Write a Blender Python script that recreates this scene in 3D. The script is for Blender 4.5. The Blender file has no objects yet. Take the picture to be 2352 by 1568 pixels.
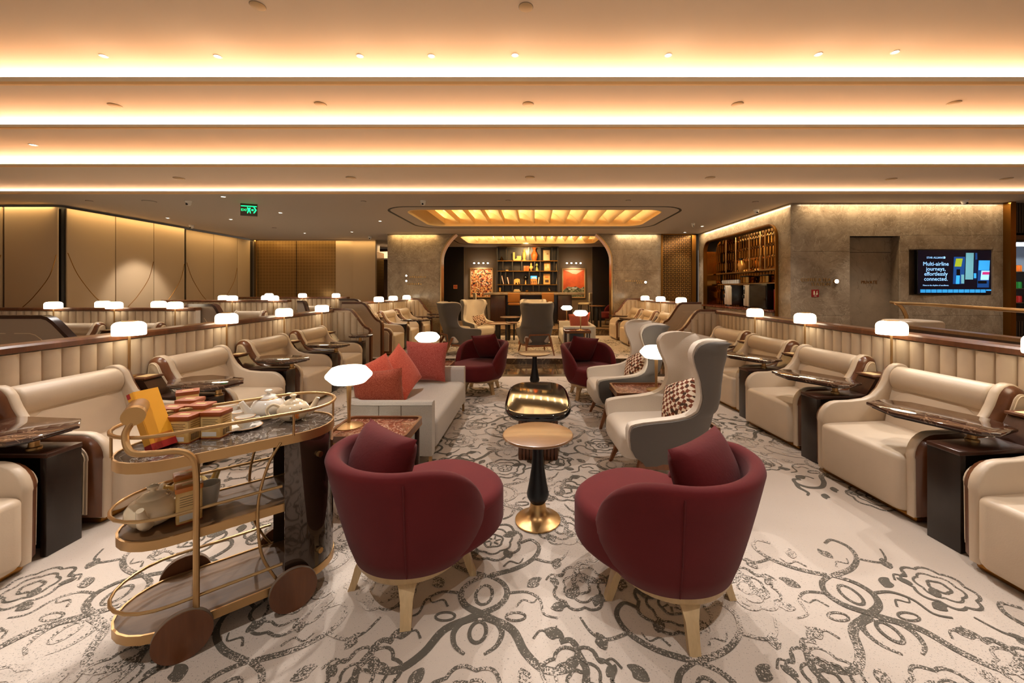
import bpy, bmesh, math, random
from mathutils import Vector, Matrix
R = math.radians
PI = math.pi
rng = random.Random(7)
SC = bpy.context.scene
COL = SC.collection

# ---------------------------------------------------------------- camera
F, CX, CY, H = 915.0, 1228.0, 664.0, 1.45      # focal length, vanishing point (pixels of 2352x1568), eye height
cam_d = bpy.data.cameras.new('camera'); cam = bpy.data.objects.new('camera', cam_d); COL.objects.link(cam)
cam.location = (0, 0, H); cam.rotation_euler = (R(90), 0, 0)
cam_d.sensor_width = 36; cam_d.lens = 36 * F / 2352
cam_d.shift_x = (1176 - CX) / 2352; cam_d.shift_y = -(784 - CY) / 2352
cam_d.clip_start = .05; cam_d.clip_end = 100
SC.camera = cam
# ---------------------------------------------------------------- world + exposure
w = bpy.data.worlds.new('world'); SC.world = w; w.use_nodes = True
w.node_tree.nodes['Background'].inputs[0].default_value = (1.0, .86, .72, 1)
w.node_tree.nodes['Background'].inputs[1].default_value = .42
SC.view_settings.view_transform = 'Standard'; SC.view_settings.look = 'None'
SC.view_settings.exposure = 0.0; SC.view_settings.gamma = 1; SC.view_settings.use_curve_mapping = False
SC.cycles.use_denoising = True
SC.cycles.max_bounces = 7; SC.cycles.diffuse_bounces = 4; SC.cycles.glossy_bounces = 4
SC.cycles.transmission_bounces = 6; SC.cycles.sample_clamp_indirect = 4; SC.cycles.sample_clamp_direct = 0
SC.cycles.caustics_reflective = False; SC.cycles.caustics_refractive = False
WARM = (1.0, .76, .48); NEUT = (1.0, .93, .87); CREAM = (1.0, .84, .60); GOLD = (1.0, .68, .30)

def area_light(name, loc, sx, sy, energy, color, rot=(0, 0, 0), parent=None, spread=180):
    d = bpy.data.lights.new(name, 'AREA'); d.shape = 'RECTANGLE'; d.size = sx; d.size_y = sy
    d.energy = energy; d.color = color; d.spread = R(spread)
    o = bpy.data.objects.new(name, d); COL.objects.link(o); o.location = loc; o.rotation_euler = rot; o.parent = parent
    return o
def spot_light(name, loc, target, energy, color, angle=70, blend=.6, rad=.04, parent=None):
    d = bpy.data.lights.new(name, 'SPOT'); d.energy = energy; d.color = color; d.spot_size = R(angle); d.spot_blend = blend
    d.shadow_soft_size = rad
    o = bpy.data.objects.new(name, d); COL.objects.link(o); o.location = loc; o.parent = parent
    v = Vector(target) - Vector(loc); o.rotation_euler = v.to_track_quat('-Z', 'Y').to_euler()
    return o

# stepped ceiling: heights and front edges of the bays (Y = depth from camera)
ZC = [H + 3.06, H + 2.57, H + 2.19, H + 1.815, H + 1.617]
YE = [-4.0, 5.02, 5.445, 5.91, 6.756]
XL, XR = -14.0, 13.0
COVE_N = [380, 360, 350, 230]; COVE_W = [58, 50, 48, 30]; COVE_D = [.80, .80, .95, .66]
for k in range(4):      # light of the LED troughs behind the four lips
    area_light('cove_light', ((XL + XR) / 2, YE[k + 1] + COVE_D[k], ZC[k + 1] + .06), XR - XL - .2, .12, COVE_W[k], (1, .80, .56), (PI, 0, 0))
    area_light('cove_light', ((XL + XR) / 2, YE[k + 1] + COVE_D[k] + .04, max(ZC[k] - .20, ZC[k + 1] + .065)), XR - XL - .2, .06, COVE_N[k], (1, .82, .67), (PI, 0, 0))

# ---------------------------------------------------------------- pixel helpers
def G(px, py, z=0.0):
    Y = F * (H - z) / (py - CY)
    return Vector(((px - CX) * Y / F, Y, z))
def PX(px, Y): return (px - CX) * Y / F
def PZ(py, Y): return H - (py - CY) * Y / F

# ---------------------------------------------------------------- materials
def lin(c):
    return tuple(((v / 255) / 12.92 if v / 255 <= .04045 else ((v / 255 + .055) / 1.055) ** 2.4) for v in c[:3]) + (1,)
MATS = {}
def nodes_of(name):
    m = bpy.data.materials.new(name); m.use_nodes = True; nt = m.node_tree
    b = nt.nodes['Principled BSDF']; MATS[name] = m
    return m, nt, b
def coords(nt, scale=(1, 1, 1), kind='Object'):
    tc = nt.nodes.new('ShaderNodeTexCoord'); mp = nt.nodes.new('ShaderNodeMapping')
    mp.inputs['Scale'].default_value = scale
    nt.links.new(tc.outputs[kind], mp.inputs[0]); return mp.outputs[0]
def noise(nt, vec, scale, detail=3, rough=.55, dist=0.):
    n = nt.nodes.new('ShaderNodeTexNoise'); n.inputs['Scale'].default_value = scale; n.inputs['Detail'].default_value = detail
    n.inputs['Roughness'].default_value = rough; n.inputs['Distortion'].default_value = dist
    if vec is not None: nt.links.new(vec, n.inputs['Vector'])
    return n.outputs['Fac']
def ramp(nt, fac, stops, interp='LINEAR'):
    r = nt.nodes.new('ShaderNodeValToRGB'); r.color_ramp.interpolation = interp
    e = r.color_ramp.elements
    while len(e) < len(stops): e.new(.5)
    for el, (p, c) in zip(e, stops): el.position = p; el.color = c
    nt.links.new(fac, r.inputs[0]); return r.outputs[0]
def mixc(nt, fac, a, b, mode='MIX'):
    m = nt.nodes.new('ShaderNodeMix'); m.data_type = 'RGBA'; m.blend_type = mode
    for s, v in ((m.inputs[0], fac), (m.inputs[6], a), (m.inputs[7], b)):
        if isinstance(v, (int, float)): s.default_value = v
        elif isinstance(v, tuple): s.default_value = v
        else: nt.links.new(v, s)
    return m.outputs[2]
def math_n(nt, op, a, b=0., c=0.):
    m = nt.nodes.new('ShaderNodeMath'); m.operation = op
    for s, v in zip(m.inputs, (a, b, c)):
        if isinstance(v, (int, float)): s.default_value = v
        else: nt.links.new(v, s)
    return m.outputs[0]
def add_bump(nt, b, fac, strength, dist=.01):
    bp = nt.nodes.new('ShaderNodeBump'); bp.inputs['Strength'].default_value = strength; bp.inputs['Distance'].default_value = dist
    nt.links.new(fac, bp.inputs['Height']); nt.links.new(bp.outputs[0], b.inputs['Normal'])
def pm(name, col, rough=.5, metal=0., var=None, bump=None, emit=0, ecol=None, coat=0., sheen=0., spec=.5, trans=0., alpha=1., stretch=(1, 1, 1)):
    m, nt, b = nodes_of(name)
    b.inputs['Base Color'].default_value = lin(col); b.inputs['Roughness'].default_value = rough
    b.inputs['Metallic'].default_value = metal; b.inputs['Coat Weight'].default_value = coat; b.inputs['Coat Roughness'].default_value = .06
    b.inputs['Sheen Weight'].default_value = sheen; b.inputs['Specular IOR Level'].default_value = spec
    b.inputs['Transmission Weight'].default_value = trans; b.inputs['Alpha'].default_value = alpha
    v = None
    if var or bump: v = coords(nt, stretch)
    if var:
        sc, col2, lo, hi = var
        n = noise(nt, v, sc, 4)
        c = ramp(nt, n, [(lo, lin(col)), (hi, lin(col2))]); nt.links.new(c, b.inputs['Base Color'])
    if bump:
        add_bump(nt, b, noise(nt, v, bump[0], 2), bump[1], bump[2] if len(bump) > 2 else .004)
    if emit:
        b.inputs['Emission Color'].default_value = lin(ecol or col); b.inputs['Emission Strength'].default_value = emit
    return m
def wood(name, c1, c2, rough=.35, scale=9, stretch=(1, 1, .12), coat=.15):
    m, nt, b = nodes_of(name); v = coords(nt, stretch)
    n = noise(nt, v, scale, 5, .6, 1.2); g = noise(nt, v, scale * 7, 3, .6, .4)
    c = ramp(nt, n, [(.3, lin(c1)), (.7, lin(c2))])
    c = mixc(nt, math_n(nt, 'MULTIPLY', g, .45), c, lin(tuple(x * .55 for x in c1)))
    nt.links.new(c, b.inputs['Base Color']); b.inputs['Roughness'].default_value = rough; b.inputs['Coat Weight'].default_value = coat
    b.inputs['Coat Roughness'].default_value = .15
    add_bump(nt, b, g, .12, .001); return m
def marble(name, c1, c2, vein, rough=.12, scale=2.2, vein_w=.035, vein_amt=.8, coat=0., kind='Object', crack=0.):
    m, nt, b = nodes_of(name); v = coords(nt, (1, 1, 1), kind)
    n = noise(nt, v, scale, 6, .62, 1.6)
    base = ramp(nt, n, [(.32, lin(c1)), (.68, lin(c2))])
    n2 = noise(nt, v, scale * .9, 7, .6, 2.4)
    d = math_n(nt, 'ABSOLUTE', math_n(nt, 'SUBTRACT', n2, .5))
    vf = ramp(nt, d, [(0., (vein_amt,) * 3 + (1,)), (vein_w, (0, 0, 0, 1))])
    c = mixc(nt, vf, base, lin(vein)); n3 = noise(nt, v, scale * 9, 5, .7, .6)
    c = mixc(nt, math_n(nt, 'MULTIPLY', n3, .35), c, lin(tuple(x * .72 for x in c1)))
    if crack:      # fine dark fissures
        n4 = noise(nt, v, scale * .62, 6, .62, 3.2); d4 = math_n(nt, 'ABSOLUTE', math_n(nt, 'SUBTRACT', n4, .47))
        c = mixc(nt, ramp(nt, d4, [(0., (crack,) * 3 + (1,)), (.010, (0, 0, 0, 1))]), c, lin(tuple(x * .5 for x in c1)))
    nt.links.new(c, b.inputs['Base Color']); b.inputs['Roughness'].default_value = rough; b.inputs['Coat Weight'].default_value = coat
    return m

pm('leather', (210, 191, 167), .42, bump=(160, .10), var=(3, (200, 181, 157), .35, .7))
pm('leather_grey', (168, 152, 134), .45, bump=(160, .10))
pm('piping', (226, 208, 180), .5)
wood('walnut', (92, 52, 28), (132, 80, 46), .3, 7)
wood('walnut_dark', (52, 28, 18), (78, 44, 28), .3, 6)
wood('console_wood', (58, 34, 24), (84, 50, 34), .28, 6)
wood('espresso', (30, 20, 15), (44, 30, 22), .3, 6)
wood('teak', (128, 72, 34), (160, 98, 52), .38, 8)
wood('oak_tray', (104, 76, 48), (134, 100, 66), .5, 10, (.12, 1, 1))
wood('ash', (206, 172, 124), (222, 192, 146), .4, 9)
wood('table_wood', (128, 90, 52), (150, 108, 66), .34, 8, (.15, 1, 1), .3)
marble('marble_table', (52, 32, 24), (86, 56, 42), (196, 160, 130), .06, 3.2, .014, .7, .6)
marble('marble_red', (104, 52, 38), (152, 96, 74), (216, 186, 160), .15, 7, .03, .7, .2)
marble('marble_wall', (140, 121, 98), (184, 165, 139), (224, 206, 176), .2, 2.0, .012, .5, crack=.45)
marble('marble_door', (136, 118, 96), (160, 140, 115), (92, 72, 54), .16, 1.0, .009, .55)
marble('marble_floor', (62, 46, 32), (96, 74, 52), (190, 156, 110), .08, 2.4, .015, .8, .3)
marble('marble_trolley', (62, 52, 46), (96, 82, 72), (206, 196, 184), .08, 5, .02, .6, .4)
marble('marble_counter', (86, 34, 24), (122, 60, 42), (170, 120, 90), .1, 4, .02, .6, .4)
pm('brass', (202, 164, 110), .33, 1.0, bump=(300, .03))
pm('brass_dark', (150, 104, 46), .32, 1.0)
pm('bronze_mirror', (176, 130, 68), .16, 1.0)
pm('champagne', (188, 152, 104), .36, .85)
pm('chrome', (220, 220, 220), .15, 1.0)
pm('black_metal', (26, 27, 30), .4, .3)
pm('black', (14, 13, 13), .4)
pm('black_gloss', (12, 12, 14), .08, coat=.5)
pm('red_fabric', (97, 23, 26), .9, sheen=.08, spec=.25, bump=(420, .25, .002), var=(5, (88, 20, 23), .3, .75))
pm('red_cushion', (96, 23, 26), .9, sheen=.06, spec=.25, bump=(60, .25, .004), var=(6, (84, 20, 22), .3, .75))
pm('white_boucle', (226, 214, 198), .95, sheen=.2, bump=(240, .5, .004))
pm('cream_boucle', (226, 208, 170), .95, sheen=.2, bump=(240, .5, .004))
pm('grey_felt', (104, 98, 92), .8, sheen=.12, bump=(380, .2, .002))
pm('sofa_fabric', (206, 200, 192), .9, sheen=.15, bump=(420, .45, .003), var=(260, (186, 180, 172), .4, .62))
def weave(name, a, b2, sc=170):
    m, nt, b = nodes_of(name); v = coords(nt, (1, 1, 1))
    n = noise(nt, v, sc, 2, .7); c = ramp(nt, n, [(.38, lin(a)), (.62, lin(b2))])
    nt.links.new(c, b.inputs['Base Color']); b.inputs['Roughness'].default_value = .9; b.inputs['Sheen Weight'].default_value = .2
    add_bump(nt, b, n, .5, .004)
weave('cushion_red', (196, 62, 44), (232, 118, 92)); weave('cushion_rust', (150, 60, 44), (196, 104, 78)); weave('cushion_rose', (156, 52, 44), (200, 104, 90))
def check_mat():
    m, nt, b = nodes_of('houndstooth'); v = coords(nt, (1, 1, 1))
    mp = nt.nodes.new('ShaderNodeMapping'); mp.inputs['Rotation'].default_value = (0, 0, R(32)); mp.inputs['Scale'].default_value = (1, 1, .0)
    nt.links.new(v, mp.inputs[0])
    n0 = noise(nt, mp.outputs[0], 20, 1); wob = nt.nodes.new('ShaderNodeVectorMath'); wob.operation = 'MULTIPLY_ADD'
    wob.inputs[1].default_value = (.02, .02, 0)
    cmb = nt.nodes.new('ShaderNodeCombineXYZ'); nt.links.new(n0, cmb.inputs[0]); nt.links.new(n0, cmb.inputs[1])
    nt.links.new(cmb.outputs[0], wob.inputs[0]); nt.links.new(mp.outputs[0], wob.inputs[2])
    ck = nt.nodes.new('ShaderNodeTexChecker'); ck.inputs['Scale'].default_value = 36
    nt.links.new(wob.outputs[0], ck.inputs['Vector'])
    c = mixc(nt, ck.outputs['Fac'], lin((122, 62, 38)), lin((238, 220, 196)))
    n = noise(nt, mp.outputs[0], 26, 0); d = math_n(nt, 'GREATER_THAN', n, .62)
    c = mixc(nt, d, c, lin((74, 50, 34)))
    nt.links.new(c, b.inputs['Base Color']); b.inputs['Roughness'].default_value = .9
check_mat()
pm('wall_panel', (196, 168, 132), .6, bump=(90, .06))
pm('wall_gap', (26, 20, 16), .5)
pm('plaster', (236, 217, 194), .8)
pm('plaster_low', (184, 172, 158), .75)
pm('ceiling_lip', (250, 236, 208), .7)
pm('ceiling_edge', (250, 208, 146), .6)
pm('lamp_shade', (255, 246, 226), .4, emit=8.0, ecol=(255, 236, 202))
def stone_shade():
    m, nt, b = nodes_of('alabaster'); v = coords(nt, (1, 1, 1)); n = noise(nt, v, 9, 5, .6, 1.5)
    c = ramp(nt, n, [(.30, lin((150, 84, 52))), (.40, lin((255, 240, 214)))]); nt.links.new(c, b.inputs['Base Color'])
    nt.links.new(c, b.inputs['Emission Color']); b.inputs['Emission Strength'].default_value = 5.0; b.inputs['Roughness'].default_value = .3
stone_shade()
pm('led', (255, 236, 200), .5, emit=42, ecol=(255, 222, 170))
pm('led_dim', (255, 226, 180), .5, emit=9, ecol=(255, 206, 140))
pm('downlight_on', (255, 250, 240), .4, emit=14, ecol=(255, 244, 224))
pm('disc_cover', (205, 176, 134), .6)
pm('grey_cap', (120, 106, 92), .5)
pm('sky_panel', (250, 220, 160), .8)
pm('glaze_white', (240, 236, 228), .12, coat=.5)
pm('glaze_cream', (240, 222, 190), .12, coat=.5)
pm('glaze_ivory', (226, 196, 128), .15, coat=.5)
pm('tin_body', (232, 196, 130), .4, var=(14, (214, 170, 96), .45, .6))
pm('tin_lid', (150, 72, 26), .45, coat=.05)
pm('tin_orange', (214, 124, 46), .35, coat=.2)
pm('ink', (70, 48, 34), .6); pm('label_white', (232, 228, 218), .5)
pm('book_yellow', (248, 176, 46), .45); pm('book_red', (170, 30, 34), .4); pm('paper', (244, 236, 222), .7)
pm('grey_cup', (204, 197, 184), .4); pm('gold_trim', (196, 140, 70), .3, .6)
pm('flower_red', (190, 70, 60), .4); pm('flower_orange', (220, 130, 50), .4); pm('leaf_dark', (70, 60, 46), .4)
def acrylic():
    m, nt, b = nodes_of('smoked_panel'); b.inputs['Base Color'].default_value = lin((66, 50, 38)); b.inputs['Roughness'].default_value = .07
    b.inputs['Coat Weight'].default_value = .8; b.inputs['Metallic'].default_value = .35; b.inputs['Coat Roughness'].default_value = .03
acrylic()
def glassm():
    m, nt, b = nodes_of('glass'); b.inputs['Base Color'].default_value = (.95, .97, 1, 1); b.inputs['Roughness'].default_value = .02
    b.inputs['Transmission Weight'].default_value = 1; b.inputs['IOR'].default_value = 1.12
glassm()
pm('screen_frame', (10, 10, 12), .15, coat=.4)
pm('screen_bg', (8, 9, 22), .12, emit=.5, ecol=(10, 11, 30)); pm('screen_cyan', (60, 170, 240), .3, emit=1.0, ecol=(50, 160, 235))
pm('screen_text', (150, 200, 255), .3, emit=1.3, ecol=(150, 205, 255)); pm('screen_blue', (24, 70, 130), .3, emit=.7, ecol=(20, 70, 140))
pm('screen_navy', (20, 34, 70), .3, emit=.5, ecol=(16, 30, 70)); pm('screen_yellow', (150, 170, 40), .3, emit=.8, ecol=(150, 170, 40))
pm('screen_stone', (110, 170, 180), .4, emit=.8, ecol=(100, 165, 180)); pm('screen_pink', (200, 50, 120), .3, emit=.9, ecol=(200, 50, 120))
pm('screen_dark', (10, 14, 24), .3)
pm('exit_green', (20, 230, 130), .3, emit=2.6, ecol=(20, 235, 130)); pm('exit_body', (88, 74, 54), .4)
pm('sign_red', (150, 20, 20), .4); pm('sign_pale', (236, 224, 190), .4); pm('sign_orange', (214, 126, 80), .4)
pm('dark_wall', (62, 52, 43), .6); pm('taupe_wall', (122, 105, 86), .7); pm('ebony', (24, 19, 16), .4); wood('shelf_wood', (38, 30, 24), (56, 44, 34), .4, 6)
pm('amber', (240, 178, 96), .5); pm('terracotta', (232, 116, 50), .5, var=(8, (210, 84, 26), .4, .6)); pm('bone', (236, 210, 160), .5); pm('verdigris', (190, 190, 110), .5)
pm('tan_leather', (186, 120, 44), .5); pm('frame_gold', (196, 150, 92), .45)
pm('machine_white', (214, 204, 188), .35); pm('machine_black', (16, 15, 15), .25); pm('machine_screen', (150, 150, 140), .3, emit=.5)
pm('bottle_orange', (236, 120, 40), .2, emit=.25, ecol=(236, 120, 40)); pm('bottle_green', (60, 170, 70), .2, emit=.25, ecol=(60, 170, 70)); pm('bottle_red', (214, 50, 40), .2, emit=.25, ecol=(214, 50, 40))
pm('fridge_led', (220, 232, 255), .4, emit=7, ecol=(214, 230, 255)); pm('fridge_back', (200, 210, 216), .5); pm('ribbed_dark', (66, 54, 42), .5)
pm('flooring_back', (128, 104, 78), .5)

def carpet_mat():
    m, nt, b = nodes_of('carpet'); v = coords(nt, (1, 1, 1))
    big = noise(nt, v, .55, 3, .5); fine = noise(nt, v, 330, 2, .6); mid = noise(nt, v, 5, 4, .6)
    c = ramp(nt, big, [(.35, lin((200, 185, 171))), (.65, lin((215, 203, 192)))])
    c = mixc(nt, math_n(nt, 'MULTIPLY', mid, .25), c, lin((196, 180, 164)))
    thr = math_n(nt, 'MULTIPLY_ADD', big, -.42, .86)
    sp = math_n(nt, 'GREATER_THAN', noise(nt, v, 120, 2, .7), thr)
    c = mixc(nt, math_n(nt, 'MULTIPLY', sp, .62), c, lin((120, 112, 102)))
    nt.links.new(c, b.inputs['Base Color']); b.inputs['Roughness'].default_value = .95; b.inputs['Sheen Weight'].default_value = .15
    add_bump(nt, b, fine, .6, .004)
    # woven motif yarn: dark grey broken up by light yarn specks, worn away in patches
    m, nt, b = nodes_of('carpet_motif'); v = coords(nt, (1, 1, 1))
    big = noise(nt, v, .55, 3, .5); fl = noise(nt, v, 150, 2, .7); wear = noise(nt, v, 1.3, 3, .55)
    thr = ramp(nt, wear, [(.34, (.25,) * 3 + (1,)), (.50, (.44,) * 3 + (1,)), (.62, (.60,) * 3 + (1,)), (.72, (.8,) * 3 + (1,))])
    k = math_n(nt, 'GREATER_THAN', fl, thr)
    base = ramp(nt, big, [(.35, lin((200, 185, 171))), (.65, lin((215, 203, 192)))])
    c = mixc(nt, k, base, lin((96, 90, 80)))
    nt.links.new(c, b.inputs['Base Color']); b.inputs['Roughness'].default_value = .95
    add_bump(nt, b, noise(nt, v, 330, 2, .6), .6, .004)
carpet_mat()
def fret_mat(name, c1, c2, metal, rough, sc):
    # pierced star-lattice print on the screens (small repeated figure, a few pixels across)
    m, nt, b = nodes_of(name); v = coords(nt, (1, 1, 1))
    vo = nt.nodes.new('ShaderNodeTexVoronoi'); vo.feature = 'DISTANCE_TO_EDGE'; vo.inputs['Scale'].default_value = sc; vo.inputs['Randomness'].default_value = 0.
    nt.links.new(v, vo.inputs['Vector'])
    f = ramp(nt, vo.outputs['Distance'], [(.05, (1, 1, 1, 1)), (.12, (0, 0, 0, 1)), (.3, (0, 0, 0, 1)), (.36, (1, 1, 1, 1))])
    c = mixc(nt, f, lin(c1), lin(c2)); nt.links.new(c, b.inputs['Base Color']); b.inputs['Metallic'].default_value = metal; b.inputs['Roughness'].default_value = rough
fret_mat('screen_gold', (124, 94, 54), (160, 126, 74), .5, .22, 10)
fret_mat('screen_bronze', (72, 52, 30), (150, 108, 52), .55, .2, 9)
def mosaic():
    m, nt, b = nodes_of('mosaic_art'); v = coords(nt, (1, 1, 1))
    vo = nt.nodes.new('ShaderNodeTexVoronoi'); vo.inputs['Scale'].default_value = 22; vo.distance = 'CHEBYCHEV'
    nt.links.new(v, vo.inputs['Vector']); sp = nt.nodes.new('ShaderNodeSeparateColor'); nt.links.new(vo.outputs['Color'], sp.inputs[0])
    c = ramp(nt, sp.outputs[0], [(0, lin((40, 26, 20))), (.16, lin((140, 50, 26))), (.3, lin((214, 108, 50))), (.48, lin((236, 170, 96))), (.7, lin((240, 200, 150))), (.86, lin((180, 120, 60)))], 'CONSTANT')
    nt.links.new(c, b.inputs['Base Color']); b.inputs['Roughness'].default_value = .4
    m, nt, b = nodes_of('art_green'); v = coords(nt, (1, 1, 1)); n = noise(nt, v, 16, 5, .7, 1)
    c = ramp(nt, n, [(.4, lin((34, 38, 26))), (.52, lin((110, 110, 70))), (.6, lin((190, 180, 140)))]); nt.links.new(c, b.inputs['Base Color'])
mosaic()
pm('art_orange', (226, 96, 34), .5, var=(3, (198, 76, 26), .4, .65)); pm('art_peach', (240, 160, 110), .5)

# ---------------------------------------------------------------- mesh helpers
def nb(): return bmesh.new()
def merge(bm, t, mat=None):
    me = bpy.data.meshes.new('tmp'); t.to_mesh(me); t.free()
    if mat is not None: me.transform(mat)
    bm.from_mesh(me); bpy.data.meshes.remove(me); return bm
def box(bm, x0, x1, y0, y1, z0, z1, bev=0., seg=2, mat=None):
    t = bmesh.new(); bmesh.ops.create_cube(t, size=1)
    bmesh.ops.scale(t, vec=(x1 - x0, y1 - y0, z1 - z0), verts=t.verts)
    bmesh.ops.translate(t, vec=((x0 + x1) / 2, (y0 + y1) / 2, (z0 + z1) / 2), verts=t.verts)
    if bev: bmesh.ops.bevel(t, geom=t.edges[:], offset=bev, segments=seg, profile=.5, affect='EDGES')
    return merge(bm, t, mat)
def bx(*a, **k): return box(nb(), *a, **k)
def loft(bm, rings, closed=True, cap0=True, cap1=True):
    vs = [[bm.verts.new(p) for p in r] for r in rings]
    n = len(vs[0])
    for a, b in zip(vs, vs[1:]):
        for i in range(n if closed else n - 1):
            j = (i + 1) % n
            try: bm.faces.new((a[i], a[j], b[j], b[i]))
            except ValueError: pass
    if closed and cap0: bm.faces.new(list(reversed(vs[0])))
    if closed and cap1: bm.faces.new(vs[-1])
    return bm
def fixn(bm): bmesh.ops.recalc_face_normals(bm, faces=bm.faces); return bm
def lathe(bm, prof, seg=24, c=(0, 0, 0), mat=None, ring=False):
    """turned solid; ring=True closes the profile on itself (a hoop, no end caps)"""
    t = bmesh.new(); rings = []
    for r, z in prof:
        r = max(r, 1e-4); rings.append([(c[0] + r * math.cos(2 * PI * i / seg), c[1] + r * math.sin(2 * PI * i / seg), c[2] + z) for i in range(seg)])
    if ring: rings.append(rings[0])
    loft(t, rings, True, not ring, not ring)
    if ring: bmesh.ops.remove_doubles(t, verts=t.verts, dist=1e-7)
    fixn(t); return merge(bm, t, mat)
def frames(pts, closed=False):
    P = [Vector(p) for p in pts]; n = len(P); T = []
    for i in range(n):
        a = P[(i - 1) % n] if (closed or i > 0) else P[i]; b = P[(i + 1) % n] if (closed or i < n - 1) else P[i]
        T.append((b - a).normalized())
    up = Vector((0, 0, 1)) if abs(T[0].z) < .95 else Vector((1, 0, 0))
    N = [(up - T[0] * up.dot(T[0])).normalized()]
    for i in range(1, n):
        v = N[-1] - T[i] * N[-1].dot(T[i]); N.append(v.normalized() if v.length > 1e-6 else N[-1])
    return P, T, N
def tube(bm, pts, r, seg=10, closed=False):
    P, T, N = frames(pts, closed); t = bmesh.new(); rings = []
    for i, p in enumerate(P):
        rr = r[i] if isinstance(r, (list, tuple)) else r; B = T[i].cross(N[i])
        rings.append([p + (N[i] * math.cos(2 * PI * k / seg) + B * math.sin(2 * PI * k / seg)) * rr for k in range(seg)])
    if closed: rings.append(rings[0])
    loft(t, rings, True, not closed, not closed)
    if closed: bmesh.ops.remove_doubles(t, verts=t.verts, dist=1e-6)
    fixn(t); return merge(bm, t)
def sweep(bm, pts, prof, closed=False):
    """sweep profile [(side, up)] along a plan path; side = left of travel"""
    P = [Vector(p) for p in pts]; n = len(P); rings = []
    for i in range(n):
        a = P[(i - 1) % n] if (closed or i > 0) else P[i]; b = P[(i + 1) % n] if (closed or i < n - 1) else P[i]
        d = b - a; d.z = 0; d.normalize(); s = Vector((-d.y, d.x, 0))
        k = 1.
        if (closed or 0 < i < n - 1):
            d1 = (P[i] - P[i - 1]); d1.z = 0
            c = max(.5, abs(d1.normalized().dot(d))); k = 1 / c
        rings.append([P[i] + s * u * k + Vector((0, 0, v)) for u, v in prof])
    if closed: rings.append(rings[0])
    t = bmesh.new(); loft(t, rings, True, not closed, not closed)
    if closed: bmesh.ops.remove_doubles(t, verts=t.verts, dist=1e-6)
    fixn(t); return merge(bm, t)
def sweepv(bm, pts, w, h, nrm):
    """ribbon bar of section w x h along a path lying in a plane with normal nrm (w along nrm)"""
    P = [Vector(p) for p in pts]; nrm = Vector(nrm).normalized(); rings = []; n = len(P)
    for i in range(n):
        d = (P[min(i + 1, n - 1)] - P[max(i - 1, 0)]).normalized(); s = nrm.cross(d).normalized()
        rings.append([P[i] + nrm * a * w / 2 + s * b * h / 2 for a, b in ((-1, -1), (1, -1), (1, 1), (-1, 1))])
    t = bmesh.new(); loft(t, rings); fixn(t); return merge(bm, t)
def plate(bm, outer, holes, t0, t1, mat=None):
    """flat plate in XY with holes, between z=t0 and z=t1"""
    t = bmesh.new(); es = []
    for loop in [outer] + list(holes):
        vs = [t.verts.new((p[0], p[1], t0)) for p in loop]
        for i in range(len(vs)): es.append(t.edges.new((vs[i], vs[(i + 1) % len(vs)])))
    bmesh.ops.triangle_fill(t, use_beauty=True, use_dissolve=False, edges=es)
    if t1 != t0:
        r = bmesh.ops.extrude_face_region(t, geom=t.faces[:])
        bmesh.ops.translate(t, vec=(0, 0, t1 - t0), verts=[e for e in r['geom'] if isinstance(e, bmesh.types.BMVert)])
    fixn(t); return merge(bm, t, mat)
def cat(pts, n=6, closed=False):
    P = [Vector(p) for p in pts]; out = []; m = len(P)
    for i in range(m if closed else m - 1):
        g = (lambda k: P[k % m]) if closed else (lambda k: P[max(0, min(m - 1, k))])
        p0, p1, p2, p3 = g(i - 1), g(i), g(i + 1), g(i + 2)
        for k in range(n):
            s = k / n
            out.append(.5 * ((2 * p1) + (p2 - p0) * s + (2 * p0 - 5 * p1 + 4 * p2 - p3) * s * s + (3 * p1 - p0 - 3 * p2 + p3) * s ** 3))
    if not closed: out.append(P[-1])
    return out
def rrect(x0, x1, y0, y1, r, n=6):
    o = []
    for cx, cy, a in ((x1 - r, y1 - r, 0), (x0 + r, y1 - r, 90), (x0 + r, y0 + r, 180), (x1 - r, y0 + r, 270)):
        for k in range(n + 1): o.append((cx + r * math.cos(R(a + 90 * k / n)), cy + r * math.sin(R(a + 90 * k / n))))
    return o
def sellipse(a, b, p, n=48):
    o = []
    for i in range(n):
        t = 2 * PI * i / n; c, s = math.cos(t), math.sin(t)
        o.append((a * abs(c) ** (2 / p) * (1 if c >= 0 else -1), b * abs(s) ** (2 / p) * (1 if s >= 0 else -1)))
    return o
def stadium(a, r, n=12):
    o = [(a + r * math.cos(R(-90 + 180 * k / n)), r * math.sin(R(-90 + 180 * k / n))) for k in range(n + 1)]
    return o + [(-a + r * math.cos(R(90 + 180 * k / n)), r * math.sin(R(90 + 180 * k / n))) for k in range(n + 1)]
def rounded_slab(bm, outline, z0, z1, e=.01, seg=3):
    """solid from a plan outline with rounded top and bottom edges (outline scaled about its centre)"""
    cx = sum(p[0] for p in outline) / len(outline); cy = sum(p[1] for p in outline) / len(outline)
    hw = max(abs(p[0] - cx) for p in outline); hd = max(abs(p[1] - cy) for p in outline); rings = []
    def ring(d, z): return [(cx + (p[0] - cx) * (1 - d / hw), cy + (p[1] - cy) * (1 - d / hd), z) for p in outline]
    for k in range(seg + 1):
        a = PI / 2 * k / seg; rings.append(ring(e * (1 - math.sin(a)), z0 + e * (1 - math.cos(a))))
    for k in range(seg + 1):
        a = PI / 2 * k / seg; rings.append(ring(e * (1 - math.cos(a)), z1 - e * (1 - math.sin(a))))
    t = bmesh.new(); loft(t, rings); fixn(t); return merge(bm, t)
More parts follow.
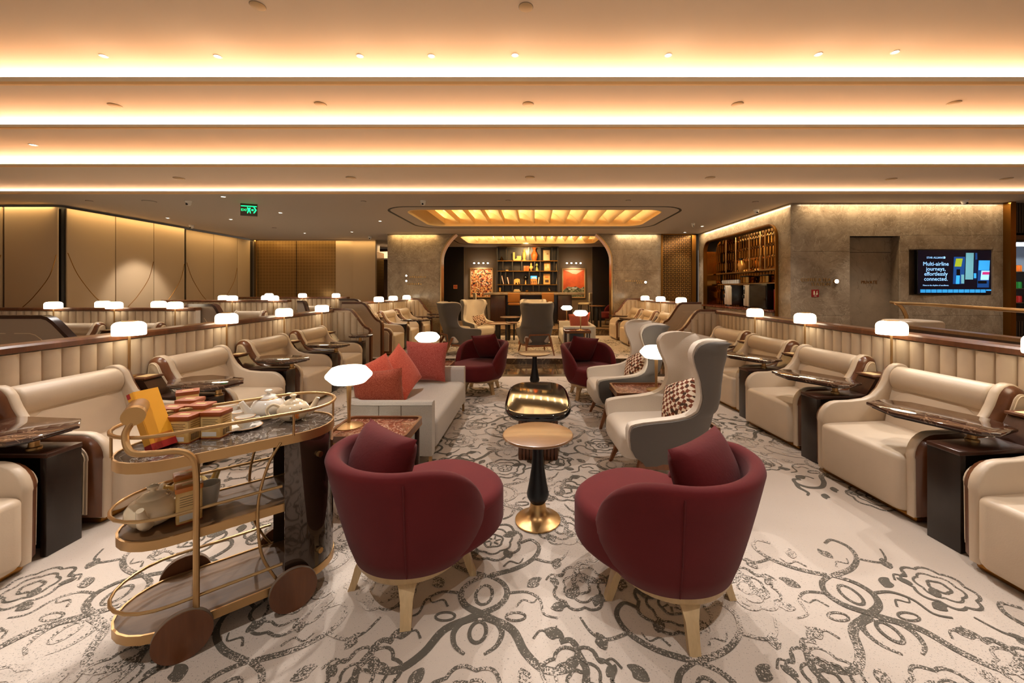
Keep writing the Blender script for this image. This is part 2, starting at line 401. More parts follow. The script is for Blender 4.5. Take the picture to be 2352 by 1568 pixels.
def pillow(bm, w, h, t, n=14, mat=None):
    tb = bmesh.new()
    for sgn in (1, -1):
        vs = []
        for i in range(n + 1):
            row = []
            for j in range(n + 1):
                u, v = -1 + 2 * i / n, -1 + 2 * j / n
                z = t / 2 * (max(0, (1 - u ** 2) * (1 - v ** 2)) ** .42)
                x = w / 2 * u * (1 - .07 * (1 - v * v) * abs(u) ** 3); y = h / 2 * v * (1 - .07 * (1 - u * u) * abs(v) ** 3)
                row.append(tb.verts.new((x, y, z * sgn)))
            vs.append(row)
        for i in range(n):
            for j in range(n):
                f = (vs[i][j], vs[i + 1][j], vs[i + 1][j + 1], vs[i][j + 1]); tb.faces.new(f if sgn > 0 else f[::-1])
    bmesh.ops.remove_doubles(tb, verts=tb.verts, dist=1e-5)
    return merge(bm, tb, mat)
def obj(name, bm, mat, parent=None, loc=(0, 0, 0), rot=(0, 0, 0), smooth=35):
    me = bpy.data.meshes.new(name); bm.to_mesh(me); bm.free()
    if mat: me.materials.append(MATS[mat])
    if smooth:
        me.polygons.foreach_set('use_smooth', [True] * len(me.polygons)); me.set_sharp_from_angle(angle=R(smooth))
    o = bpy.data.objects.new(name, me); COL.objects.link(o); o.location = loc; o.rotation_euler = rot; o.parent = parent
    return o
def inst(name, me, parent=None, loc=(0, 0, 0), rot=(0, 0, 0), scale=(1, 1, 1)):
    o = bpy.data.objects.new(name, me); COL.objects.link(o); o.location = loc; o.rotation_euler = rot; o.scale = scale; o.parent = parent
    return o
def tag(o, label, cat_, group=None):
    o['label'] = label; o['category'] = cat_
    if group: o['group'] = group
    return o
def thing(name, label, cat_, loc=(0, 0, 0), rz=0., group=None):
    o = bpy.data.objects.new(name, None); COL.objects.link(o); o.empty_display_size = .1
    o.location = loc; o.rotation_euler = (0, 0, rz); return tag(o, label, cat_, group)
def struct(name, bm, mat, parent=None, smooth=35, loc=(0, 0, 0), rot=(0, 0, 0)):
    o = obj(name, bm, mat, parent, loc, rot, smooth)
    if parent is None: o['kind'] = 'structure'
    return o
KIDS = {}
def dup(root, loc, rz, label, group=None):
    def cp(o, par):
        c = o.copy(); COL.objects.link(c); c.parent = par
        for ch in KIDS[o.name]: cp(bpy.data.objects[ch], c)
        return c
    def idx(o):
        KIDS[o.name] = [ch.name for ch in o.children]
        for ch in o.children: idx(ch)
    if root.name not in KIDS: idx(root)
    r = cp(root, None); r.location = loc; r.rotation_euler = (0, 0, rz); r['label'] = label
    if group: r['group'] = group
    return r
def text_mesh(s, size, align='LEFT', ext=.002, space=1.0):
    c = bpy.data.curves.new('t', 'FONT'); c.body = s; c.size = size; c.align_x = align; c.extrude = ext; c.space_line = space
    c.resolution_u = 2
    o = bpy.data.objects.new('t', c); COL.objects.link(o); bpy.context.view_layer.update()
    me = bpy.data.meshes.new_from_object(o.evaluated_get(bpy.context.evaluated_depsgraph_get()))
    bpy.data.objects.remove(o); bpy.data.curves.remove(c); return me
def text(name, s, size, mat, loc, rot, parent, align='LEFT', ext=.002, space=1.0):
    me = text_mesh(s, size, align, ext, space); me.materials.clear(); me.materials.append(MATS[mat])
    return inst(name, me, parent, loc, rot)

# ================================================================= ROOM
YP, ZP = 7.75, .10            # edge and height of the raised lounge floor
YA, ZB = 11.65, .25           # marble arch wall, floor of the library behind it
YB = 15.33                    # library back wall
ZCL = ZC[4]                   # low ceiling
fl = struct('floor_carpet', bx(XL, XR, -4, 6.62, -.2, 0), 'carpet')
fm = struct('floor_marble', bx(XL, XR, 6.62, YP, -.2, -.012), 'wall_gap')
tile_me = None
for i in range(23):           # slabs of the dark marble walkway, each a piece
    x0 = XL + i * 1.2
    t = obj('floor_slab', bx(0, 1.194, 6.80, YP, -.012, .001, .002, 1), 'marble_floor', fm, (x0, 0, 0)) if tile_me is None else inst('floor_slab', tile_me, fm, (x0, 0, 0))
    tile_me = t.data
obj('floor_border', bx(XL, XR, 6.62, 6.79, -.012, .001), 'espresso', fm)
fp = struct('floor_platform', bx(XL, XR, YP + .02, YA - .03, -.2, ZP), 'carpet')
obj('step_riser', bx(XL, XR, YP, YP + .03, 0, ZP), 'marble_floor', fp)
fb = struct('floor_library', bx(-6, 6, YA, YB + .2, -.2, ZB), 'flooring_back')
obj('step_riser', bx(-2.74, 2.25, YA - .03, YA + .3, ZP, ZB + .004), 'marble_floor', fb)

# ---- ceilings
def ceil_bay(k):
    y1 = YE[k + 1] + COVE_D[k] + .22
    c = struct('ceiling_bay', bx(XL, XR, YE[k], y1, ZC[k], ZC[k] + .04), 'plaster')
    # back wall of the light trough above the next, lower bay
    obj('cove_back', bx(XL, XR, y1, y1 + .05, ZC[k + 1] + .04, ZC[k] + .04), 'plaster', c)
    return c
bays = [ceil_bay(k) for k in range(4)]
LIP = [.088, .05, .035, .04]
for k in range(4):
    y, z = YE[k + 1], ZC[k + 1]
    l = struct('trim_%d' % (k + 1), bx(XL, XR, y - .03, y, z + LIP[k] * .35, z + LIP[k]), 'ceiling_lip')
    obj('edge_strip', bx(XL, XR, y - .032, y + .002, z - .004, z + LIP[k] * .35), 'ceiling_edge', l)
    obj('led_strip', bx(XL + .1, XR - .1, y + COVE_D[k] - .01, y + COVE_D[k] + .01, z + .042, z + .052), 'led_dim', l)
def oct_hole(x0, x1, y0, y1, r): return rrect(x0, x1, y0, y1, r, 8)
SK1 = (-2.68, 2.68, 8.10, 10.20, .35); SK2 = (-2.33, 2.1, 12.15, 14.1, .3)
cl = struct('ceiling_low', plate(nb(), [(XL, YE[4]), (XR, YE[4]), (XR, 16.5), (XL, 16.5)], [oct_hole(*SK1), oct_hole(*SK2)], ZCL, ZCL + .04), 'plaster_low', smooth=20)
# bulkhead above the low ceiling closes the last trough
def skylight(name, s, n, label):
    x0, x1, y0, y1, r = s
    sk = thing(name, label, 'ceiling light', ((x0 + x1) / 2, (y0 + y1) / 2, ZCL))
    cx, cy = sk.location.x, sk.location.y; hx, hy = (x1 - x0) / 2, (y1 - y0) / 2
    # outer shadow groove set in the ceiling and inner gold rim
    o = rrect(-hx - .36, hx + .36, -hy - .32, hy + .32, .55, 8); i = rrect(-hx - .31, hx + .31, -hy - .28, hy + .28, .5, 8)
    obj('shadow_groove', plate(nb(), o, [i], -.006, .004), 'wall_gap', sk)
    o = rrect(-hx, hx, -hy, hy, r, 8); i = rrect(-hx + .02, hx - .02, -hy + .02, hy - .02, r, 8)
    obj('rim', plate(nb(), o, [i], -.004, .40), 'sky_panel', sk)
    obj('light_box', bx(-hx - .02, hx + .02, -hy - .02, hy + .02, .40, .43), 'sky_panel', sk)
    wseg = 2 * hx / n; ff = None; lf = None
    for k in range(n):       # curved sail-like baffles, lit from the gap between them
        xx = -hx + k * wseg
        if ff is None:
            bm = nb(); prof = [(0.004 + wseg * .985 * t, .34 - .28 * t ** 1.8) for t in [q / 8 for q in range(9)]]
            rings = [[(p[0], y, p[1]) for p in prof] + [(wseg + .002, y, .06), (wseg + .002, y, .20), (wseg - .008, y, .20), (wseg - .008, y, .078)] + [(p[0], y, p[1] + .014) for p in reversed(prof[:-1])] for y in (-hy, hy)]
            loft(bm, rings); fixn(bm)
            f = obj('baffle', bm, 'sky_panel', sk, (xx, 0, 0)); ff = f.data
            l = obj('led_strip', bx(-.135, -.11, -hy + .03, hy - .03, .213, .243), 'led', sk, (xx, 0, 0)); lf = l.data
        else:
            inst('baffle', ff, sk, (xx, 0, 0)); inst('led_strip', lf, sk, (xx, 0, 0))
    return sk
skylight('skylight', SK1, 14, 'large glowing coffer of slanted cream baffles above the lounge')
skylight('skylight', SK2, 13, 'smaller glowing baffle coffer inside the library beyond the arch')
for s, e in ((SK1, 75), (SK2, 50)):
    x0, x1, y0, y1, r = s
    area_light('skylight_glow', ((x0 + x1) / 2, (y0 + y1) / 2, ZCL + .05), x1 - x0 - .5, y1 - y0 - .5, e, (1, .70, .34), (0, 0, 0))

# ---- closing walls out of sight
for nm, a in (('wall_end_left', (XL - .1, XL, -4, 16.5, -.2, 4.6)), ('wall_end_right', (XR, XR + .1, -4, 16.5, -.2, 4.6))):
    struct(nm, bx(*a), 'wall_panel')

# ---- left wall of leather panels
XWL = -9.0
wl = struct('wall_left', bx(XWL - .12, XWL - .03, 7.60, 10.25, 0, ZCL - .05), 'wall_gap')
wl2 = struct('wall_left_rear', bx(XWL - .22, XWL - .13, 10.25, 12.9, 0, ZCL - .05), 'wall_gap')
wf = struct('wall_front_left', bx(XL, XWL - .12, 7.60, 7.70, 0, ZCL - .05), 'wall_gap')
def panel(par, p0, p1, nrm, curve=None, h=ZCL - .06):
    """leather panel between two plan points with an inlaid brass-brown curved seam"""
    p0, p1 = Vector(p0), Vector(p1); d = (p1 - p0); L = d.length; d.normalize()
    ang = math.atan2(d.y, d.x)
    o = obj('wall_panel', bx(.008, L - .008, -.03, 0, ZP, h, .006, 2), 'wall_panel', par, (p0.x, p0.y, 0), (0, 0, ang))
    if curve:
        pts = cat([(u * L, -.031 if nrm == 1 else .001, v) for u, v in curve], 8)
        obj('seam', tube(nb(), pts, .006, 6), 'brass_dark', o)
S1 = [(.02, 2.15), (.2, 1.75), (.5, 1.35), (.8, 1.05), (.98, .7)]
S2 = [(.02, .6), (.25, 1.0), (.55, 1.3), (.85, 1.7), (.98, 2.1)]
ys = [7.66, 8.56, 9.42, 10.25]
for i in range(3): panel(wl, (XWL, ys[i + 1]), (XWL, ys[i]), 2, [[(1 - u, v) for u, v in S1], [(1 - u, v) for u, v in S2], [(1 - u, v) for u, v in S2]][i])
ys = [10.4, 11.3, 12.2, 12.75]
for i in range(3): panel(wl2, (XWL - .1, ys[i + 1]), (XWL - .1, ys[i]), 2, [[(1 - u, v) for u, v in S1], [(1 - u, v) for u, v in S2], None][i])
for x0, x1, c in ((-10.05, XWL - .03, S2), (-11.2, -10.08, S2), (-12.3, -11.23, S1)): panel(wf, (x0, 7.57), (x1, 7.57), 1, c)
area_light('wall_wash', (XWL + .10, 9.9, ZCL - .02), .06, 4.6, 15, GOLD, (0, 0, 0))
area_light('wall_wash', (-10.6, 7.5, ZCL - .02), 3.0, .06, 9, GOLD, (0, 0, 0))
spot_light('wall_spot', (-7.6, 8.9, ZCL - .03), (-8.98, 9.05, 1.0), 120, NEUT, 46, .5, .03)

# ---- far left wall: patterned mirror screen, rounded pilaster, corridor
YS = 12.98
wbl = struct('wall_back_left', bx(XWL - .3, -5.2, YS + .03, YS + .15, 0, ZCL), 'wall_panel')
for i, (a, b) in enumerate(((590, 680.5), (682.5, 772))):
    obj('screen_panel', bx(PX(a, YS), PX(b, YS), YS - .02, YS + .03, ZP, PZ(553, YS), .004, 1), 'screen_gold', wbl)
obj('screen_frame', bx(PX(586, YS), PX(590, YS), YS - .05, YS + .03, ZP, PZ(552, YS)), 'brass', wbl)
bm = nb(); c0 = (PX(772, YS), YS + .0)
arc = [(PX(772, YS), YS - .02)] + [(-6.15 + .55 * math.sin(R(a)), YS + .55 - .57 * math.cos(R(a))) for a in range(10, 91, 10)] + [(-5.6, 14.4)]
pil = struct('wall_pilaster', sweep(nb(), [(x, y, 0) for x, y in arc], [(0, ZP), (.08, ZP), (.08, ZCL - .04), (0, ZCL - .04)]), 'wall_panel')
obj('lattice_strip', bx(-5.60, -5.56, 13.4, 14.7, ZP, ZCL - .3), 'screen_bronze', pil)
struct('wall_corridor', bx(-8, -3.9, 16.0, 16.1, 0, ZCL), 'walnut_dark')
obj('ledge', bx(-7.5, -4.2, 15.0, 15.6, ZCL - .45, ZCL - .2), 'plaster', None).__setitem__('kind', 'structure')
bpy.data.objects['ledge'].name = 'trim_5'
area_light('wall_wash', (-7.1, YS - .12, ZCL - .02), 4.2, .06, 16, GOLD, (0, 0, 0))
area_light('corridor_wash', (-5.2, 14.6, ZCL - .03), 1.2, .3, 22, WARM, (0, 0, 0))

# ---- arch wall: marble slabs each side of the wide opening
def arch_edge(side):
    if side < 0: xe, xt = PX(1013, YA), PX(1047, YA)
    else: xe, xt = PX(1405, YA), PX(1370, YA)
    zb = PZ(600, YA); pts = [(xe, ZP)]
    for k in range(11):
        t = k / 10; s = t * t * (3 - 2 * t)
        pts.append((xe + (xt - xe) * (t ** 1.6), zb + (ZCL - zb) * (t ** .78)))
    return pts
XAL, XAR = PX(890, YA), PX(1518, YA)
wa = struct('wall_arch', bx(XAL + .02, PX(1013, YA) - .03, YA + .035, YA + .30, 0, ZCL), 'wall_gap')
war = struct('wall_arch_right', bx(PX(1405, YA) + .03, XAR - .02, YA + .035, YA + .30, 0, ZCL), 'wall_gap')
VERT = Matrix.Rotation(R(90), 4, 'X')          # XY plate -> XZ plate
def slab(par, poly, y, mat='marble_wall', th=.03):
    """slab with outline given in (x, z) at depth y"""
    o = obj('wall_slab', plate(nb(), poly, [], 0, th, Matrix.Translation((0, y + th, 0)) @ VERT), mat, par, smooth=20); return o
def cut_rows(par, pts_edge, xo, side, zs, y):
    for a, b in zip(zs, zs[1:]):
        e = [p for p in pts_edge if a < p[1] < b]
        def xat(z):
            for p, q in zip(pts_edge, pts_edge[1:]):
                if p[1] <= z <= q[1]: return p[0] + (q[0] - p[0]) * (z - p[1]) / max(1e-6, q[1] - p[1])
            return pts_edge[-1][0] if z > pts_edge[0][1] else pts_edge[0][0]
        poly = [(xo, a + .002), (xat(a) , a + .002)] + [(p[0], p[1]) for p in e] + [(xat(b), b - .002), (xo, b - .002)]
        slab(par, poly, y)
zs = [ZP + .09, .95, PZ(603, YA), ZCL]
eL, eR = arch_edge(-1), arch_edge(1)
cut_rows(wa, eL, XAL, -1, zs, YA); cut_rows(war, eR, XAR, 1, [ZP + .09, 1.05, 2.0, 2.62, ZCL], YA)
for o_, x0, x1 in ((wa, XAL, eL[0][0]), (war, eR[0][0], XAR)): obj('plinth', bx(x0, x1, YA - .012, YA + .03, ZP, ZP + .088), 'espresso', o_)
for e, par in ((eL, wa), (eR, war)):
    obj('brass_reveal', sweepv(nb(), [(p[0], YA + .12, p[1]) for p in e], .34, .035, (0, 1, 0)), 'brass', par)
obj('return_slab', bx(XAL - .0, XAL + .03, YA + .03, YA + 1.6, ZP, ZCL), 'marble_wall', wa)
area_light('wall_wash', ((XAL + eL[0][0]) / 2, YA - .08, ZCL - .02), 1.3, .05, 9, GOLD)
area_light('wall_wash', ((XAR + eR[0][0]) / 2, YA - .08, ZCL - .02), 1.2, .05, 9, WARM)
# patterned bronze screen beside the arch
XS1 = PX(1598, YA)
ws = struct('wall_screen', bx(XAR, XS1 + .1, YA + .08, YA + .2, 0, ZCL), 'wall_gap')
obj('screen_panel', bx(XAR + .05, XS1 - .12, YA + .03, YA + .08, ZP, ZCL - .03), 'screen_bronze', ws)
for a, b in ((XAR, XAR + .05), (XS1 - .12, XS1)): obj('screen_frame', bx(a, b, YA - .02, YA + .08, ZP, ZCL), 'brass_dark', ws)
obj('screen_frame', bx(XAR, XS1, YA - .02, YA + .08, ZCL - .03, ZCL), 'brass_dark', ws)

# ---- right side wall with the coffee niche
XN, YT = 4.80, 7.47
NZ0, NZ1, NY0, NY1 = ZP, 2.76, 7.86, 11.2
wr = struct('wall_right', bx(XN + .36, XN + .40, YT + .3, YA, 0, ZCL), 'wall_gap')
wr.hide_render = False
bpy.data.objects.remove(wr)
RT = Matrix(((0, 0, 1, 0), (1, 0, 0, 0), (0, 1, 0, 0), (0, 0, 0, 1)))   # (u, v, w) -> y=u, z=v, x=w
hole = []
for cx, cy, a in ((NY1 - .28, NZ1 - .28, 0), (NY0 + .28, NZ1 - .28, 90)):
    for k in range(9): hole.append((cx + .28 * math.cos(R(a + 90 * k / 8)), cy + .28 * math.sin(R(a + 90 * k / 8))))
outer = [(NY1, 0), (YA + .1, 0), (YA + .1, ZCL), (YT + .05, ZCL), (YT + .05, 0), (NY0, 0)] + [(NY0, NZ0)] + list(reversed(hole)) + [(NY1, NZ0)]
wr = struct('wall_right', plate(nb(), outer, [], XN + .03, XN + .30, RT), 'wall_gap', smooth=20)
# facing slabs above and beside the niche
def slab_r(poly): return obj('wall_slab', plate(nb(), poly, [], XN, XN + .03, RT), 'marble_wall', wr, smooth=20)
yj = [YT, 8.6, 9.9, 10.9, YA]
top = [(p[0], p[1]) for p in hole]
for a, b in zip(yj, yj[1:]):
    a2, b2 = a + .002, b - .002; zt = ZCL
    low = [p for p in top if a2 < p[0] < b2]
    def zat(y):
        if y <= NY0 or y >= NY1: return ZP
        for p, q in zip(top, top[1:]):
            if q[0] <= y <= p[0]: return p[1] + (q[1] - p[1]) * (y - p[0]) / min(-1e-6, q[0] - p[0])
        return NZ1
    poly = [(b2, zt), (a2, zt), (a2, zat(a2))]
    if a2 < NY0 < b2: poly += [(NY0, ZP), (NY0, NZ1 - .28)]
    poly += sorted(low)
    if a2 < NY1 < b2: poly += [(NY1, NZ1 - .28), (NY1, ZP)]
    poly += [(b2, zat(b2))]
    q = []
    for p in poly:
        if not q or (Vector(p) - Vector(q[-1])).length > .004: q.append(p)
    slab_r(q)
rim = [(XN - .005, NY0, NZ0)] + [(XN - .005, p[0], p[1]) for p in reversed(hole)] + [(XN - .005, NY1, NZ0)]
obj('jamb_lining', bx(XN + .02, XN + .305, NY1 - .014, NY1 - .002, ZP, NZ1 - .26), 'bronze_mirror', wr)
obj('brass_rim', sweepv(nb(), rim, .10, .03, (1, 0, 0)), 'brass_dark', wr)
XNB = 5.42
nw = struct('wall_niche', bx(XNB, XNB + .05, NY0 - .3, NY1 + .3, 0, ZCL), 'ebony')
for a, b in ((NY0 - .35, NY0 - .30), (NY1 + .3, NY1 + .35)): obj('side_lining', bx(XN + .3, XNB, a, b, 0, ZCL), 'bronze_mirror', nw)
obj('niche_ceiling', bx(XN + .3, XNB, NY0 - .3, NY1 + .3, NZ1 + .25, NZ1 + .3), 'ebony', nw)
# long bevelled bronze mirror tiles, one piece each
hexo = [(-.052, -.10), (0, -.15), (.052, -.10), (.052, .10), (0, .15), (-.052, .10)]
bm = nb(); rings = [[(0, p[0], p[1]) for p in hexo], [(-.012, p[0] * .98, p[1] * .98) for p in hexo], [(-.02, p[0] * .7, p[1] * .8) for p in hexo]]
loft(bm, rings); fixn(bm); tme = None; row = 0; z = 1.02
while z < NZ1 + .2:
    y = NY0 - .2 + (row % 2) * .057
    while y < NY1 + .25:
        if tme is None: t = obj('mirror_tile', bm, 'bronze_mirror', nw, (XNB - .002, y, z), smooth=0); tme = t.data
        else: inst('mirror_tile', tme, nw, (XNB - .002, y, z))
        y += .122
    z += .265; row += 1
area_light('niche_light', (5.12, 9.5, NZ1 + .2), .2, 2.6, 62, WARM)

# ---- television wall
wt = struct('wall_television', bx(XN + .05, 8.80, YT + .26, YT + .36, 0, ZCL), 'wall_gap')
xd0, xd1 = PX(1952, YT), PX(2067, YT); zd = PZ(542, YT)
xt0, xt1, zt0, zt1 = PX(2087, YT), PX(2281, YT), PZ(679, YT), PZ(572, YT)
XTE = PX(2304, YT); z2 = PZ(577, YT); z1 = PZ(724, YT)
for a, b in ((XN, xd0),):
    for za, zb in ((0, z1), (z1, z2), (z2, ZCL)): slab(wt, [(a + .002, za + .002), (b - .002, za + .002), (b - .002, zb - .002), (a + .002, zb - .002)], YT)
slab(wt, [(xd0, zd), (xd1, zd), (xd1, ZCL), (xd0, ZCL)], YT)
cols = [xd1 + .002, xt0, xt0 + (xt1 - xt0) * .36, xt0 + (xt1 - xt0) * .7, xt1, XTE]
for i in range(5):
    a, b = cols[i] + .001, cols[i + 1] - .001
    if i in (0, 4): rows = ((0, z1), (z1, z2), (z2, PZ(540, YT)), (PZ(540, YT), ZCL))
    else: rows = ((0, z1), (z1, zt0), (zt1, PZ(540, YT)), (PZ(540, YT), ZCL))
    for za, zb in rows: slab(wt, [(a, za + .002), (b, za + .002), (b, zb - .002), (a, zb - .002)], YT)
obj('recess_back', bx(xt0, xt1, YT + .16, YT + .2, zt0, zt1), 'marble_door', wt)
for a in ((xt0 - .0, xt0 + .012, zt0, zt1), (xt1 - .012, xt1, zt0, zt1), (xt0, xt1, zt1 - .012, zt1), (xt0, xt1, zt0, zt0 + .012)): obj('recess_lining', bx(a[0], a[1], YT + .005, YT + .2, a[2], a[3]), 'marble_door', wt)
dr = struct('door_1', bx(xd0 + .02, PX(2052, YT) - .0, YT + .18, YT + .23, 0, PZ(578, YT)), 'marble_door')
obj('door_header', bx(xd0, xd1, YT + .18, YT + .23, PZ(577, YT), zd), 'marble_door', dr)
obj('door_jamb', bx(xd1 - .005, xd1, YT + .03, YT + .2, 0, zd), 'marble_door', dr)
obj('door_panel', bx(PX(2053, YT), xd1, YT + .19, YT + .23, 0, PZ(578, YT)), 'marble_door', dr)
text('lettering', 'PRIVATE', .085, 'brass_dark', (PX(1996, YT + .18), YT + .178, PZ(651, YT)), (R(90), 0, 0), dr, 'CENTER', .003)
lt = tag(text('wall_lettering', 'COFFEE & TEA\nSTATION', .088, 'brass', (PX(1908, YT), YT - .004, PZ(646, YT)), (R(90), 0, 0), None, 'RIGHT', .006, .95), 'raised brass capital letters naming the hot drinks counter on the marble wall', 'lettering')
area_light('wall_wash', (6.9, YT - .10, ZCL - .02), 3.8, .05, 26, WARM)
area_light('wall_wash', (XN - .10, 9.5, ZCL - .02), .05, 3.9, 30, WARM)
tv = thing('television', 'wall television showing airline advertisement on a dark blue screen', 'television', ((PX(2099, YT) + PX(2283, YT)) / 2 + .04, YT - .0, zt0 + .03), R(2))
tw, th = PX(2283, YT) - PX(2099, YT), PZ(575, YT) - PZ(677, YT)
obj('casing', bx(-tw / 2, tw / 2, 0, .06, 0, th, .006), 'screen_frame', tv)
scr = obj('screen', bx(-tw / 2 + .012, tw / 2 - .012, -.003, .002, .012, th - .012), 'screen_bg', tv)
def sp(u, v): return (-tw / 2 + u * tw, v * th)         # fractions of the picture, from left and bottom
def scr_rect(nm, u0, u1, v0, v1, mat, d=-.005, sk=0.):
    a, b = sp(u0, v0); c, e = sp(u1, v1)
    obj(nm, plate(nb(), [(a, b), (c, b), (c + sk, e), (a + sk, e)], [], 0, .002, Matrix.Translation((0, d, 0)) @ VERT), mat, scr, smooth=0)
def scr_text(s, u, v, size, sp_=1.0, al='CENTER'):
    x, z = sp(u, v); text('screen_text', s, size, 'screen_text', (x, -.0062, z), (R(90), 0, 0), scr, al, .0005, sp_)
scr_text('STAR ALLIANCE', .235, .80, .050)
sx, sz = sp(.345, .822); st = []
for k in range(10): r_ = .028 if k % 2 == 0 else .013; st.append((sx + r_ * math.sin(PI * k / 5), sz + r_ * math.cos(PI * k / 5)))
obj('star_mark', plate(nb(), st, [], 0, .001, Matrix.Translation((0, -.006, 0)) @ VERT), 'screen_text', scr, smooth=0)
scr_text('Multi-airline\njourneys,\neffortlessly\nconnected.', .235, .64, .104, .90)
scr_text('Move to the rhythm of excellence.', .235, .185, .036)
scr_rect('picture', .455, .60, .23, .84, 'screen_blue', sk=.02); scr_rect('picture', .475, .56, .62, .80, 'screen_yellow', -.008, .03)
scr_rect('picture', .56, .598, .24, .44, 'screen_stone', -.008); scr_rect('picture', .49, .535, .23, .42, 'screen_cyan', -.008, .01); scr_rect('picture', .50, .545, .42, .56, 'screen_dark', -.008)
scr_rect('picture', .615, .715, .33, .93, 'screen_stone', -.006, .015); scr_text('The\nGate 8', .655, .72, .034, .9)
scr_rect('picture', .725, .76, .32, .78, 'screen_navy', -.006, .01); scr_rect('picture', .745, .77, .78, .93, 'screen_blue', -.006); scr_rect('picture', .725, .755, .36, .47, 'screen_cyan', -.008)
scr_rect('picture', .77, .92, .15, .76, 'screen_blue', -.006, .02); scr_rect('picture', .785, .925, .54, .76, 'screen_cyan', -.008, .012); scr_rect('picture', .81, .915, .32, .53, 'screen_text', -.009, .02)
scr_rect('picture', .83, .92, .44, .50, 'screen_pink', -.011, .01); scr_rect('picture', .775, .89, .24, .30, 'screen_dark', -.010)
for r_ in range(2):
    for k in range(13 - r_): scr_rect('key', .035 + k * .071, .035 + k * .071 + .064, .075 - r_ * .038, .105 - r_ * .038, 'screen_cyan')

# ---- gold pilaster and drinks fridge at the far right
gp = struct('wall_pillar', bx(XTE, XTE + .10, YT - .12, YT + .3, 0, ZCL), 'brass_dark')
struct('wall_fridge', bx(XTE + .1, XR, YT + .75, YT + .85, 0, ZCL), 'ebony')
fr = thing('drinks_fridge', 'dark built-in glass-door fridge glowing white at the right edge', 'fridge', (XTE + .16, YT, 0))
obj('cabinet', bx(0, 1.3, .0, .72, 0, .95), 'espresso', fr)
for k in range(10): obj('slat', bx(.06 + k * .05, .085 + k * .05, -.02, 0, .25, .85), 'ribbed_dark', fr)
obj('header', bx(0, 1.3, .0, .72, PZ(552, YT), PZ(540, YT)), 'walnut_dark', fr)
obj('louvre_box', bx(0, 1.3, .0, .72, PZ(535, YT), ZCL), 'espresso', fr)
for k in range(14): obj('slat', bx(.02 + k * .05, .045 + k * .05, -.02, 0, PZ(534, YT), ZCL), 'ribbed_dark', fr)
zf0, zf1 = PZ(702, YT), PZ(556, YT)
obj('back_panel', bx(.06, 1.26, .55, .58, .95, zf1), 'fridge_back', fr)
for a, b in ((0, .05), (.52, .57), (1.2, 1.3)): obj('door_frame', bx(a, b, -.01, .05, .95, zf1 + .05), 'black_metal', fr)
obj('door_frame', bx(0, 1.3, -.01, .05, zf1, zf1 + .05), 'black_metal', fr); obj('door_frame', bx(0, 1.3, -.01, .05, .95, zf0), 'black_metal', fr)
obj('door_glass', bx(.05, 1.2, .012, .02, zf0, zf1), 'glass', fr)
obj('light_strip', bx(.06, .075, .06, .09, zf0, zf1), 'fridge_led', fr); obj('light_strip', bx(.06, 1.2, .06, .09, zf1 - .02, zf1), 'fridge_led', fr)
FRS = []
for zz in (PZ(622, YT), PZ(661, YT), PZ(694, YT)): obj('shelf', bx(.06, 1.2, .10, .54, zz - .02, zz - .008), 'chrome', fr); FRS.append(zz)
for r_, (zz, m_, nm) in enumerate(zip(FRS, ('bottle_orange', 'bottle_green', 'bottle_red'), ('orange', 'green', 'red'))):
    for k in range(4):
        b_ = thing('drink_can', '%s drink can, number %s from the left on the %s fridge shelf' % (nm, ('one', 'two', 'three', 'four')[k], ('upper', 'middle', 'lower')[r_]), 'can', (XTE + .16 + .13 + k * .085, YT + .2, zz - .008), 0, 'cans in the drinks fridge')
        obj('body', lathe(nb(), [(.026, 0), (.033, .008), (.033, .11), (.026, .125)], 14), m_, b_)
        obj('lid', lathe(nb(), [(.026, .125), (.028, .128), (.024, .131)], 14), 'chrome', b_)
area_light('fridge_light', (XTE + .75, YT + .06, zf1 - .05), 1.0, .1, 14, (.85, .92, 1), (R(-20), 0, 0))

# ---- library: back wall behind the arch
LZ = lambda py: PZ(py, YB)
LX = lambda px: PX(px, YB)
wb = struct('wall_back', bx(-4.5, 4.2, YB + .02, YB + .12, ZB, ZCL), 'taupe_wall')
for a, b in ((1000, 1066), (1360, 1420)): obj('dark_bay', bx(LX(a), LX(b), YB - .10, YB + .02, ZB, ZCL), 'ebony', wb)
for a in (1066, 1358): obj('pilaster_strip', bx(LX(a), LX(a) + .05, YB - .06, YB + .02, ZB, ZCL), 'taupe_wall', wb)
for s in (-1, 1):
    struct('wall_library_%s' % ('left' if s < 0 else 'right'), bx(-4.2 if s < 0 else 3.6, -4.1 if s < 0 else 3.7, YA + .3, YB, 0, ZCL), 'ebony')

# ================================================================= LOUNGE ARMCHAIRS AND BANKS
def offset_poly(pts, d):
    n = len(pts); out = []
    for i in range(n):
        a, b, c = Vector(pts[i - 1]), Vector(pts[i]), Vector(pts[(i + 1) % n])
        e1 = (b - a).normalized(); e2 = (c - b).normalized()
        n1 = Vector((-e1.y, e1.x)); n2 = Vector((-e2.y, e2.x)); m = (n1 + n2)
        m = m / max(.35, m.length_squared / 2) if m.length > 1e-6 else n1
        q = b + m * d; out.append((q.x, q.y))
    return out
ARM = [(-.40, .04), (.395, .04), (.40, .40)]
ARM += [(.26 + .145 * math.cos(R(a)), .415 + .145 * math.sin(R(a))) for a in range(0, 91, 15)]
ARM += [(.14, .562), (.02, .572), (-.06, .60), (-.12, .655), (-.16, .72), (-.19, .79)]
ARM += [(-.285 + .09 * math.cos(R(a)), .775 + .075 * math.sin(R(a))) for a in range(30, 181, 25)]
ARM += [(-.385, .70)]
